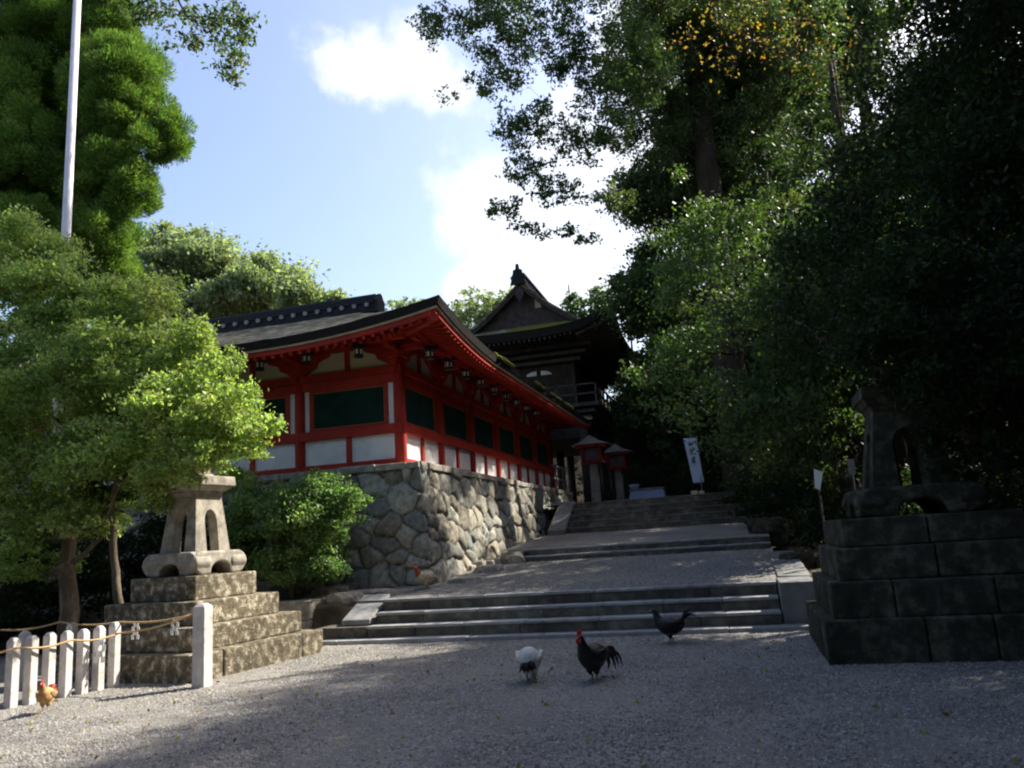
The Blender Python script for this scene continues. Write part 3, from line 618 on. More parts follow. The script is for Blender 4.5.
# hanging lanterns ------------------------------------------------
def hanging_lantern(loc, label):
    r_ = empty('hanging_lantern', loc, label, 'lantern', 'bronze lanterns hanging under the corridor eaves'); x, y, z = loc
    b = MB(); b.lathe((x, y, z-.14), [(.20, 0), (.19, .02), (.10, .07), (.035, .12), (.02, .15)], 6); b.build('cap', 'bronze', r_)
    b = MB(); b.lathe((x, y, z-.32), [(.095, 0), (.105, .09), (.095, .18)], 6); bo = b.build('body', 'bronze', r_)
    b = MB(); 
    for k_ in range(6):
        a = math.pi/3*k_+math.pi/6; c = np.array([x+.089*math.cos(a), y+.089*math.sin(a), z-.23]); b.obox(c-[0, 0, .05], c+[0, 0, .05], .05, .008, up=(math.cos(a), math.sin(a), 0))
    b.build('paper_window', 'paper', bo)
    b = MB(); b.lathe((x, y, z-.36), [(.05, 0), (.115, .02), (.115, .04)], 6); b.build('base', 'bronze', r_)
    b = MB(); b.tube([(x, y, z), (x, y, z+.34)], .007, 5); b.build('hook', 'bronze', r_); return r_
ZL = 5.88
front_s = [.62, 1.86, 3.02, 4.3]
L0 = hanging_lantern((FX-front_s[0], FY-.62, ZL), 'bronze lantern under the front eave, nearest the building corner')
for s, l in zip(front_s[1:], ('bronze lantern under the front eave, second from the building corner', 'bronze lantern under the front eave, left of the middle column', 'bronze lantern under the front eave, nearest the leafy tree')):
    dup(L0, (FX-s, FY-.62, ZL), l)
ords = ['nearest the building corner', 'second from the corner', 'third from the corner', 'fourth from the corner', 'fifth from the corner', 'sixth from the corner', 'seventh from the corner', 'eighth from the corner', 'farthest from the corner']
for i, l in enumerate(ords): dup(L0, (FX+.62, FY+.35+1.22*i, ZL), 'bronze lantern under the side eave, '+l)
# small wooden railing at the far end of the platform
root = empty('railing', (-6.1, 29.6, 3.2), 'thin grey wooden railing at the far end of the stone platform', 'railing')
for yy in (28.6, 29.9): b = MB(); b.box(-6.28, -6.2, yy, yy+.08, 3.2, 4.15); b.build('post', 'greywood', root)
for z in (3.6, 4.05): b = MB(); b.box(-6.27, -6.21, 28.1, 30.4, z, z+.06); b.build('rail', 'greywood', root)
# ------------------------------------------------------------------ two-storied gate
GXC, GY0, GZ0 = -8.05, 31.6, 2.5
gate = empty('tower_gate', (GXC, GY0+5, GZ0), 'dark two storied gate with curved bark roof and mossy gable end rising behind the corridor', 'gate')
HW, HL = 2.15, 7.6                # half width (x) and length (y) of the body
b = MB()
for ix in (-1, 0, 1):
    for iy in range(4):
        c = MB(); c.lathe((GXC+ix*HW, GY0+1.6+iy*HL/3, GZ0), [(.2, 0), (.2, 3.6)], 12); c.build('column', 'darkwood', gate, smooth=True)
c = MB(); c.box(GXC-HW-.1, GXC+HW+.1, GY0+1.5, GY0+1.7+HL, GZ0+3.1, GZ0+3.6); c.build('lower_beam', 'darkwood', gate)
c = MB(); c.box(GXC-HW, GXC+.0, GY0+1.62, GY0+1.72, GZ0, GZ0+3.1); c.build('lower_wall', 'darkwood', gate)
c = MB(); c.box(GXC-HW-.9, GXC+HW+.9, GY0+.7, GY0+2.5+HL, GZ0+4.3, GZ0+4.45); bal = c.build('balcony', 'darkwood', gate)
c = MB()
for z in (.35, .75): 
    c.box(GXC-HW-.85, GXC+HW+.85, GY0+.76, GY0+.84, GZ0+4.45+z, GZ0+4.52+z); c.box(GXC+HW+.78, GXC+HW+.85, GY0+.85, GY0+2.4+HL, GZ0+4.45+z, GZ0+4.52+z)
for i in range(8): x = GXC-HW-.8+i*(2*HW+1.6)/7; c.box(x-.04, x+.04, GY0+.76, GY0+.84, GZ0+4.45, GZ0+5.27)
for i in range(1, 10): y = GY0+.8+i*1.0; c.box(GXC+HW+.77, GXC+HW+.85, y, y+.08, GZ0+4.45, GZ0+5.2)
c.build('railing', 'darkwood', bal)
for k_ in range(3):   # stepped brackets under the balcony
    c = MB(); e = .25+.22*k_; c.box(GXC-HW-e, GXC+HW+e, GY0+1.6-e, GY0+1.6+HL+e, GZ0+3.62+.22*k_, GZ0+3.76+.22*k_); c.build('bracket_tier', 'darkwood', gate)
c = MB(); c.box(GXC-HW+.2, GXC+HW-.2, GY0+1.8, GY0+1.4+HL, GZ0+4.45, GZ0+7.2); c.build('upper_wall', 'barkdark', gate)
c = MB()
for sg_ in (-1, 1): c.prism([(0, 0), (.50, 0), (.40, .10), (.24, .17), (0, .20)], (GXC+.35+sg_*.10, GY0+1.79, GZ0+6.02), (sg_, 0, 0), (0, 0, 1), (0, -1, 0), .03)
c.build('white_panel', 'plaster', gate)
for k_ in range(3):
    c = MB(); e = .15+.3*k_; c.box(GXC-HW-e, GXC+HW+e, GY0+1.6-e, GY0+1.6+HL+e, GZ0+6.45+.25*k_, GZ0+6.6+.25*k_); c.build('bracket_tier', 'darkwood', gate)
# hip-and-gable roof
GE = 4.1; ZGE, ZGR = 10.0, 12.55; yA, yB = GY0-.6, GY0+3.2+HL+.6; yG = GY0+.75
def up(a, b_): return .62*np.clip((a-.45)/.55, 0, 1)**2.2*np.clip(b_, 0, 1)
c = MB(); nx = 41; xs = np.linspace(-1, 1, nx); ys = np.linspace(yG, yB, 30); X, Y = np.meshgrid(xs, ys, indexing='ij')
def prof(a): a = np.abs(a); return ZGR-(ZGR-ZGE)*(1.72*a-.72*a*a)**1.0*1.0+0*a
def gprof(a):            # concave sweep from the ridge down to the eave
    a = np.abs(a); return ZGE+(ZGR-ZGE)*((1-a)**1.55)
ysf = np.linspace(0, 1, 30); X, Y = np.meshgrid(xs, ysf, indexing='ij')
flare = np.clip(1-Y*6, 0, 1)**2
P = np.stack([GXC+GE*X, yG+(yB-yG)*Y, gprof(X)+.55*flare*np.clip(np.abs(X)-.55, 0, 1)/.45], -1); c.grid(P)
# front hip skirt
t = np.linspace(0, 1, 10); X, T = np.meshgrid(xs, t, indexing='ij')
ze = ZGE+.60*np.abs(X)**3.2; zt = ZGE+.62+.0*X; wdt = GE*(1-T*.24)
P = np.stack([GXC+wdt*X, yA+(yG+.35-yA)*T, ze*(1-T)+zt*T-.10*np.sin(math.pi*T)], -1); c.grid(P)
groof = c.build('roof', 'bark_roof', gate, fix=False)
c = MB(); A = np.stack([GXC+GE*xs, yA+0*xs, ZGE+.60*np.abs(xs)**3.2], -1); B = A.copy(); B[:, 2] -= .34; B[:, 1] += .12; c.grid(np.stack([A, B], 1))
yy = np.linspace(yA, yB, 40); zz = ZGE+.60*np.clip(1-(yy-yA)/3.2, 0, 1)**2
for sg_ in (-1, 1):
    A = np.stack([GXC+sg_*GE+0*yy, yy, zz], -1); B = A.copy(); B[:, 2] -= .34; B[:, 0] -= sg_*.12; c.grid(np.stack([A, B], 1))
c.build('roof_edge', 'roof_edge', groof, fix=False)
c = MB(); X, T = np.meshgrid(xs, np.linspace(0, 1, 6), indexing='ij'); P = np.stack([GXC+(GE-.12)*X*(1-T*.35), yA+.12+T*2.3, (ZGE-.34+.60*np.abs(X)**3.2)*(1-T)+(GZ0+7.2)*T], -1); c.grid(P)
yy2 = yy[:, None]; T2 = np.linspace(0, 1, 6)[None]
P = np.stack([GXC+(GE-.12)-T2*1.5+0*yy2, yy2+0*T2, (zz[:, None]-.34)*(1-T2)+(GZ0+7.2)*T2], -1); c.grid(P); c.build('soffit', 'darkwood', gate, fix=False)
c = MB()
for i in range(36):
    u = -1+2*(i+.5)/36; z0 = ZGE-.40+.60*abs(u)**3.2; c.obox((GXC+GE*.96*u, yA+.2, z0), (GXC+GE*.66*u, yA+2.2, GZ0+7.12), .08, .10)
for i in range(44):
    y = yA+.3+i*.27; z0 = float(np.interp(y, yy, zz))-.40; c.obox((GXC+GE-.2, y, z0), (GXC+GE-1.6, y, GZ0+7.12), .08, .10)
c.build('rafters', 'darkwood', gate)
# gable wall, barge boards, pendant, ridge
g = np.linspace(-.80, .80, 33); poly = [(GE*a, float(gprof(a))-.10) for a in g]; c = MB()
c.prism([(poly[0][0], ZGE+.3)]+poly+[(poly[-1][0], ZGE+.3)], (GXC, yG+.42, 0), (1, 0, 0), (0, 0, 1), (0, 1, 0), .1); c.build('gable_wall', 'darkwood', gate)
c = MB(); g = np.linspace(0, .86, 24)
for sg_ in (-1, 1):
    A = np.array([(GXC+sg_*GE*a, yG-.02, float(gprof(a))-.02) for a in g]); Bb = A-np.array([0, 0, .24]); D = Bb+np.array([0, .12, 0]); E_ = A+np.array([0, .12, 0]); c.grid(np.stack([E_, A, Bb, D], 1))
c.build('barge_board', 'darkwood', groof, fix=False)
c = MB(); g = np.linspace(0, .9, 24)
for sg_ in (-1, 1):
    A = np.array([(GXC+sg_*GE*a, yG-.08, float(gprof(a))+.03) for a in g]); Bb = A-np.array([0, 0, .12]); D = A+np.array([0, .6, .02]); c.grid(np.stack([D, A, Bb], 1))
c.build('verge', 'bark_roof', groof, fix=False)
c = MB(); c.prism([(0, 0), (.16, -.12), (.2, -.35), (.06, -.55), (0, -.7), (-.06, -.55), (-.2, -.35), (-.16, -.12)], (GXC, yG-.08, ZGR-.25), (1, 0, 0), (0, 0, 1), (0, -1, 0), .06); c.build('gable_pendant', 'darkwood', gate)
c = MB(); c.prism([(.0, 0), (.28, 0), (.22, .5), (0, .56)], (GXC+.55, yG+.395, ZGR-1.15), (1, 0, 0), (0, 0, 1), (0, -1, 0), .02); c.build('gable_panel', 'palewood', gate)
c = MB(); c.box(GXC-.2, GXC+.2, yG-.05, yB, ZGR-.05, ZGR+.3); c.box(GXC-.27, GXC+.27, yG-.1, yB, ZGR+.303, ZGR+.38); c.tube([(GXC, yG-.12, ZGR+.42), (GXC, yB, ZGR+.42)], .13, 10)
c.build('ridge', 'tile', groof)
c = MB(); c.prism([(-.36, -.15), (.36, -.15), (.30, .05), (.34, .2), (.22, .28), (.2, .5), (.08, .55), (.06, .78), (-.06, .78), (-.08, .55), (-.2, .5), (-.22, .28), (-.34, .2), (-.30, .05)], (GXC, yG-.1, ZGR), (1, 0, 0), (0, 0, 1), (0, -1, 0), .14); c.build('ridge_ornament', 'tile', groof, bevel=.02)
q = np.random.RandomState(3); c = MB()
for i in range(520):
    u = q.uniform(-.15, .62); t_ = q.uniform(.2, .95); x = GXC+GE*(1-t_*.24)*u; z = (ZGE+.60*abs(u)**3.2)*(1-t_)+(ZGE+.62)*t_-.1*math.sin(math.pi*t_); a = q.uniform(.04, .12)
    c.frus(x, yA+(yG+.35-yA)*t_, z-.02, z+.05, a, a, a*.5, a*.5)
c.build('roof_moss', 'moss', groof)
mat('mossbright', (.20, .24, .03), .95, .35, 5, .4, 30, .1); groof.children[-1].data.materials.clear() if False else None
# small red-roofed shelter posts beyond the terrace steps
def post_lantern(loc, s, label, name='roofed_lantern'):
    x, y, z = loc; r_ = empty(name, loc, label, 'lantern', 'roofed post lanterns by the gate')
    c = MB(); c.frus(x, y, z, z+1.55*s, .17*s, .17*s, .14*s, .14*s); c.build('post', 'greywood', r_, bevel=.02)
    c = MB(); c.box(x-.42*s, x+.42*s, y-.42*s, y+.42*s, z+1.55*s, z+1.65*s); c.build('tray', 'redshade', r_)
    for ax in (-.34, .34):
        for ay in (-.34, .34): c = MB(); c.box(x+(ax-.05)*s, x+(ax+.05)*s, y+(ay-.05)*s, y+(ay+.05)*s, z+1.65*s, z+2.15*s); c.build('corner_post', 'redshade', r_)
    c = MB(); c.box(x-.28*s, x+.28*s, y-.28*s, y+.28*s, z+1.66*s, z+2.13*s); c.build('light_box', 'darkwood', r_)
    c = MB(); c.box(x-.6*s, x+.6*s, y-.5*s, y+.5*s, z+2.15*s, z+2.24*s); c.build('eave', 'redshade', r_)
    c = MB(); c.prism([(-.75, 0), (-.4, .10), (0, .36), (.4, .10), (.75, 0), (.4, .02), (-.4, .02)], (x, y-.55*s, z+2.243*s), (s, 0, 0), (0, 0, s), (0, 1, 0), 1.1*s); c.build('roof', 'greywood', r_)
    return r_
p = at(597, 503, y=26.6); pl = post_lantern((p[0], 26.6, 2.5), .88, 'small roofed red lantern on a pale post at the left end of the terrace')
p = at(621, 500, y=29.5); post_lantern((p[0], 29.5, 2.5), .86, 'darker roofed red lantern on a post further back on the terrace')
# water basin with pale front under a low canopy of shade
p = at(648, 497, y=29.0); bx = p[0]
root = empty('offering_table', (bx, 29, 2.5), 'low table under a pale blue cloth on the terrace right of the red lanterns', 'table')
c = MB(); c.frus(bx, 29.0, 2.52, 2.98, .66, .35, .58, .32); c.build('cloth', 'cloth_blue', root, bevel=.03)
c = MB(); c.box(bx-.62, bx+.62, 28.64, 29.36, 2.983, 3.03); c.build('table_top', 'greywood', root)
c = MB(); c.lathe((bx-.45, 29, 3.03), [(.05, 0), (.13, .03), (.19, .14), (.21, .17)], 14); tag(c.build('water_basin', 'bannercloth', None, smooth=True), 'small pale bowl standing on the left end of the blue clothed table', 'bowl')
# banner -----------------------------------------------------------
bp = at(700, 497, y=26.0); BX = bp[0]
root = empty('banner', (BX, 26, 2.5), 'white vertical banner with dark characters at the top of the terrace steps', 'banner')
c = MB(); c.tube([(BX+.08, 26, 2.5), (BX+.10, 26, 4.42)], .015, 6); c.tube([(BX+.12, 26, 4.36), (BX-.32, 26, 4.36)], .01, 5); c.build('pole', 'greywood', root)
zz = np.linspace(0, 1, 24); uu = np.linspace(0, 1, 8); U_, Z_ = np.meshgrid(uu, zz, indexing='ij')
lean = .16*(1-Z_); P = np.stack([BX-.32+lean+U_*(.40-.06*(1-Z_)), 26-.03+.04*np.sin(Z_*6+U_*2), 2.92+1.43*Z_], -1)
c = MB(); c.grid(P); cl = c.build('cloth', 'bannercloth', root, smooth=True); sm_ = cl.modifiers.new('thick', 'SOLIDIFY'); sm_.thickness = .006
c = MB()
for k_, zc in enumerate((4.16, 3.88, 3.60)):
    xc = BX-.15+.16*(1-(zc-2.92)/1.43)-.01; y = 25.93
    strokes = [[(-.07, .05, .07, .05), (-.05, 0, .05, 0), (0, .08, 0, -.08), (-.07, -.07, -.01, -.02), (.07, -.07, .01, -.02)], [(-.06, .07, .06, .07), (0, .07, 0, -.02), (-.07, .02, .07, .02), (-.05, -.07, .05, -.07), (-.05, -.02, -.05, -.07), (.05, -.02, .05, -.07), (-.05, -.02, .05, -.02)],
               [(-.06, .06, .06, .06), (-.06, .06, -.06, -.06), (.06, .06, .06, -.06), (-.06, -.06, .06, -.06), (-.06, 0, .06, 0), (0, .06, 0, -.06)]][k_]
    for (a0, b0, a1, b1) in strokes: c.obox((xc+a0*.75, y, zc+b0*.75), (xc+a1*.75, y, zc+b1*.75), .018, .02, up=(0, 1, 0))
c.build('characters', 'ink', root)
c = MB(); c.box(BX-.26, BX-.04, 25.8, 26.1, 2.52, 2.68); c.box(BX-.02, BX+.16, 25.8, 26.1, 2.52, 2.66); tag(c.build('sandbag', 'palewood', None, bevel=.04), 'pair of small pale yellow weights at the foot of the banner', 'weight')
# paper notices
a, b_, c_, d_ = [at(*q_, y=15.0) for q_ in ((814, 469), (823, 472), (820, 490), (815, 488))]
def notice(pts, label, m, post=True):
    pts = [np.array(p_) for p_ in pts]; ctr = sum(pts)/4; g = float(ground_z(ctr[0], ctr[1])); r_ = empty('notice', (ctr[0], ctr[1], g), label, 'notice')
    c = MB(); nn = np.array([0, .02, 0]); c.add([p_ for p_ in pts]+[p_+nn for p_ in pts], [(0, 1, 2, 3), (7, 6, 5, 4), (0, 4, 5, 1), (1, 5, 6, 2), (2, 6, 7, 3), (3, 7, 4, 0)]); c.build('sheet', m, r_)
    c = MB(); c.tube([(ctr[0], ctr[1]+.05, g), (ctr[0], ctr[1]+.05, ctr[2]+.05)], .02, 6); c.build('stake', 'darkwood', r_); return r_
notice((a, b_, c_, d_), 'small white paper notice on a dark stake under the right hand trees', 'paper')
notice([at(*q_, y=15.2) for q_ in ((847, 459), (854, 459), (856, 474), (849, 474))], 'dim grey paper notice beside the stone lantern in deep shade', 'greywood')

# ------------------------------------------------------------------ great stone lanterns on stepped pedestals
def stone_lantern(name, label, corner, tiers, wid, base_h, body, slab, mt, mb_, seed, sgn=-1, rot=0.0):
    """corner = near corner (x,y) seen from the path; sgn=-1: pedestal extends to -x, +1: to +x"""
    r = np.random.RandomState(seed); x0, y0 = corner; ca, sa = math.cos(rot), math.sin(rot); cx = x0+ca*sgn*wid/2-sa*wid/2; cy = y0+sa*sgn*wid/2+ca*wid/2
    root = empty(name, (cx, cy, 0), label, 'stone lantern')
    z = 0
    for i, (h, ins) in enumerate(tiers):
        hw = wid/2-ins; t = MB(); n = (2 if i == 0 else 1) if rot else (3 if i < 2 else 2)
        if rot and i > 0: t.box(cx-hw, cx+hw, cy-hw, cy+hw, z, z+h)
        else:
            blocks(t, cx-hw, cx+hw, cy-hw, cy-hw+.5, z, z+h, n, r, .012, .012)
            blocks(t, cx-hw, cx+hw, cy+hw-.5, cy+hw, z, z+h, n, r, .012, 0)
            blocks(t, cx-hw, cx-hw+.5, cy-hw+.51, cy+hw-.51, z, z+h, max(1, n-1), r, .012, 0, axis='y'); blocks(t, cx+hw-.5, cx+hw, cy-hw+.51, cy+hw-.51, z, z+h, max(1, n-1), r, .012, .012, axis='y')
            t.box(cx-hw+.49, cx+hw-.49, cy-hw+.49, cy+hw-.49, z, z+h-.02)
        t.build('tier', mt, root, bevel=.022); z += h
    # scrolled base with a low arch in each side
    hb, wb = base_h; pts = []
    arch = [(.26, 0), (.24, .10), (.17, .17), (.08, .20), (0, .21)]
    outl = [(-1, .30), (-1.06, .50), (-1.02, .72), (-.92, .90), (-.78, 1), (.78, 1), (.92, .90), (1.02, .72), (1.06, .5), (1, .30), (.88, .08), (.72, 0)]
    ol = [(a*wb, b*hb) for a, b in outl]+[(a*wb*1.5, b*hb*2.6) for a, b in arch]+[(-a*wb*1.5, b*hb*2.6) for a, b in arch[::-1][1:]]+[(-.72*wb, 0), (-.88*wb, .08*hb)]
    c = MB(); c.prism(ol, (cx, cy-wb+.0, z), (1, 0, 0), (0, 0, 1), (0, 1, 0), .30); c.prism(ol, (cx, cy+wb-.30, z), (1, 0, 0), (0, 0, 1), (0, 1, 0), .30)
    c.prism(ol, (cx-wb+.002, cy, z), (0, 1, 0), (0, 0, 1), (1, 0, 0), .30); c.prism(ol, (cx+wb-.302, cy, z), (0, 1, 0), (0, 0, 1), (1, 0, 0), .30)
    c.box(cx-wb*.8, cx+wb*.8, cy-wb*.8, cy+wb*.8, z+hb*.62, z+hb-.004); c.build('scrolled_base', mb_, root, bevel=.03); z += hb
    # tapering hollow shaft with tall arched openings
    bh, b0, b1 = body; oa = .36
    for k_ in range(4):
        n_ = [(0, -1), (1, 0), (0, 1), (-1, 0)][k_]; u = (-n_[1], n_[0]); sl = (b0-b1)/bh
        poly = [(-b0, 0), (-b0*oa, 0), (-b0*oa, bh*.55), (-b0*oa*.85, bh*.66), (-b0*oa*.5, bh*.73), (0, bh*.76), (b0*oa*.5, bh*.73), (b0*oa*.85, bh*.66), (b0*oa, bh*.55), (b0*oa, 0), (b0, 0), (b1, bh), (-b1, bh)]
        inn = [(a*(1-.0), b) for a, b in poly]; th = .20*b0/.55
        A = [(cx+u[0]*a+n_[0]*(b0-sl*b), cy+u[1]*a+n_[1]*(b0-sl*b), z+b) for a, b in poly]
        B = [(cx+u[0]*a*(1-th/b0)+n_[0]*(b0-sl*b-th), cy+u[1]*a*(1-th/b0)+n_[1]*(b0-sl*b-th), z+b) for a, b in poly]; m_ = len(poly)
        c = MB(); c.add(A+B, [tuple(range(m_-1, -1, -1)), tuple(range(m_, 2*m_))]+[(i, (i+1) % m_, m_+(i+1) % m_, m_+i) for i in range(m_)]); c.build('shaft_side', mb_, root)
    z += bh
    c = MB(); c.frus(cx, cy, z, z+.07, b1*1.02, b1*1.02, b1*1.1, b1*1.1); c.frus(cx, cy, z+.07, z+.15, b1*1.15, b1*1.15, slab*.96, slab*.96); c.frus(cx, cy, z+.15, z+.29, slab, slab, slab*.97, slab*.97); c.build('platform_slab', mb_, root, bevel=.012); z += .29
    c = MB(); f = b1*.6; c.frus(cx, cy, z, z+.05, f*1.3, f*1.3, f*1.1, f*1.1); c.frus(cx, cy, z+.05, z+.22, f, f, f*.95, f*.95); c.build('fire_box', mb_, root, bevel=.01)
    root.rotation_euler = (0, 0, rot)
    return root
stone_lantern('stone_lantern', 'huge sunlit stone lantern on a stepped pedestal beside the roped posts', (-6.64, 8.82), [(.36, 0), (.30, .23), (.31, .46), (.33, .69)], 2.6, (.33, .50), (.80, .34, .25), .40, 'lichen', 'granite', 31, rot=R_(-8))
stone_lantern('stone_lantern', 'huge stone lantern on a stepped pedestal in deep shade on the right', (.74, 9.25), [(.46, 0), (.38, .12), (.35, .23), (.31, .34)], 2.5, (.33, .66), (.90, .45, .31), .43, 'moss_shade', 'moss_shade', 32, sgn=1)
# ------------------------------------------------------------------ enclosure posts, ropes and paper streamers
def post(loc, hgt, hw, label, group, name='stone_post'):
    c = MB(); c.frus(loc[0], loc[1], -.05, hgt-.04, hw, hw, hw*.97, hw*.97); c.frus(loc[0], loc[1], hgt-.04, hgt, hw*.97, hw*.97, hw*.45, hw*.45)
    o = c.build(name, 'postwhite', None, bevel=.008); return tag(o, label, 'post', group)
mat('postwhite', (.60, .56, .53), .85, .15, 9, .4, 60, .2, col2=(.42, .40, .33), macro=.2, mscale=4)
A = at(10, 710, z=0); B = at(113, 689, z=0); od = ['first', 'second', 'third', 'fourth', 'fifth', 'sixth', 'seventh']
for i in range(7):
    p = A+(B-A)*i/6; post((p[0], p[1]), .79+rr.uniform(-.02, .02), .052, od[i]+' low white stone post counted from the left edge of the roped row', 'short white stone posts in a row')
TP = at(202, 689, z=0); post((TP[0], TP[1]), .99, .085, 'taller white stone post standing alone at the corner of the stone pedestal', None)
for px, py, i in ((22, 690, 0), (70, 676, 1)): 
    p = at(px, py, z=0); post((p[0], p[1]), .74, .055, ('pale post half hidden behind the left end of the front row', 'pale post half hidden behind the middle of the front row')[i], 'posts behind the front row')
def rope(name, pts, label, rad=.012):
    c = MB(); P_ = []
    for i in range(len(pts)-1):
        for k_ in range(8): P_.append(pts[i]*(1-k_/8)+pts[i+1]*(k_/8)-np.array([0, 0, .04*math.sin(math.pi*k_/8)]))
    P_.append(pts[-1]); c.tube(P_, rad, 6); o = c.build(name, 'rope', None, smooth=True); return tag(o, label, 'rope')
T0 = np.array([TP[0]-.09, TP[1]-.06, .87]); 
r1 = [T0]+[np.array([(A+(B-A)*t_)[0]+.085, (A+(B-A)*t_)[1]-.02, .67]) for t_ in (1, .5, 0)]+[np.array([A[0]-.1, A[1]-1.2, .64])]
rope('straw_rope', r1, 'straw rope running from the tall post along the front of the short posts')
E1 = at(0, 630, y=9.4); r2 = [T0+[0, .03, .0], np.array(at(120, 622, y=8.78)), np.array(at(60, 622, y=9.1)), E1]
rope('straw_rope', r2, 'straw rope running level behind the short posts with paper streamers')
def streamer(p, s, label):
    r_ = MB(); x, y, z = p
    for sg_ in (-1, 1):
        X0 = 0
        for k_ in range(4):
            a0 = sg_*(.012+.022*(k_ % 2))*s/.2; r_.box(x+min(a0-.02*s/.2, a0+.02*s/.2), x+max(a0-.02*s/.2, a0+.02*s/.2), y-.004*k_-.004+sg_*.006, y-.004*k_+sg_*.006, z-s*(k_+1)/4-.004, z-s*k_/4)
    o = r_.build('paper_streamer', 'paper', None); return tag(o, label, 'paper streamer', 'white folded paper streamers on the straw ropes')
def on(ptsA, px):        # point on rope under a column of the photograph
    best = None
    for i in range(len(ptsA)-1):
        for k_ in range(40):
            q_ = ptsA[i]*(1-k_/40)+ptsA[i+1]*(k_/40)-np.array([0, 0, .04*math.sin(math.pi*k_/40)]); d = q_-CAMP; sx = 512+FPX*(d@CR)/(d@CF)
            if best is None or abs(sx-px) < best[0]: best = (abs(sx-px), q_)
    return best[1]
for px, s, l in ((176, .19, 'folded paper streamer hanging closest to the tall post'), (137, .20, 'folded paper streamer hanging midway between tall post and short posts'), (70, .15, 'folded paper streamer showing above the middle of the post row'), (24, .14, 'folded paper streamer showing above the left end of the post row')): streamer(on(r2, px), s, l)
p_ = on(r1, 101)+[.03, -.03, 0]; streamer(p_, .27, 'large bright paper streamer in front of the sixth short post')
# sunlit strip of pale gravel at the posts

# low retaining wall left of the steps
root = empty('retaining_wall', (-7.6, 13.1, 0), 'low wall of squared mossy blocks under the round bush', 'wall')
c = MB(); 
for z0, z1 in ((0, .34), (.345, .68)): blocks(c, -12.5, -7.45, 13.05, 13.5, z0, z1, 6, rs, .015, .02); blocks(c, -7.9, -7.45, 13.52, 15.4, z0, z1, 3, rs, .015, .02, axis='y')
c.build('block_course', 'granite', root, bevel=.03)
for i, (px, py, y, s, l) in enumerate(((345, 604, 13.7, (.34, .3, .26), 'squarish pale rock beside the left end of the steps'), (330, 588, 14.6, (.42, .3, .22), 'flat rock lying between the bush and the stone wall'), (372, 590, 14.3, (.55, .3, .14), 'long flat slab of rock above the lowest steps'), (398, 591, 14.2, (.42, .25, .12), 'thin flat rock left of the small white rooster'),
      (352, 585, 15.0, (.3, .25, .3), 'grey boulder against the foot of the stone wall'), (468, 578, 15.2, (.4, .3, .16), 'flat rock at the wall corner'), (490, 566, 16.8, (.45, .3, .2), 'mossy rock at the wall foot past the corner'), (513, 553, 18.3, (.5, .3, .24), 'large flat rock where the middle steps meet the wall'), (770, 520, 19.5, (.5, .4, .5), 'dark boulder right of the middle steps'), (795, 560, 16.0, (.4, .35, .45), 'dark boulder right of the edging slabs'), (850, 575, 13.6, (.35, .3, .5), 'upright dark stone left of the shaded lantern'))):
    p = at(px, py, y=y); zc = float(ground_z(p[0], p[1])); rock('rock', (p[0], y, max(zc, p[2]-s[2]*.5)), s, l, None, 'granite' if px < 700 else 'moss_shade', 40+i)
# drain pipe / flag pole ------------------------------------------
P0 = at(58, 420, y=14.0); root = empty('flag_pole', (P0[0]-.25, 14, 0), 'tall pale metal pole rising past the dark cedar', 'pole')
c = MB(); c.tube([(P0[0]-.02, 14, .3), (P0[0]-.02, 14, 7), (P0[0]-.02, 14, 20)], [.115, .105, .075], 14); c.build('pole_shaft', 'polemetal', root, smooth=True)
c = MB(); c.lathe((P0[0]-.02, 14, .55), [(.2, -.3), (.2, .1), (.14, .14)], 14); c.build('collar', 'greywood', root)
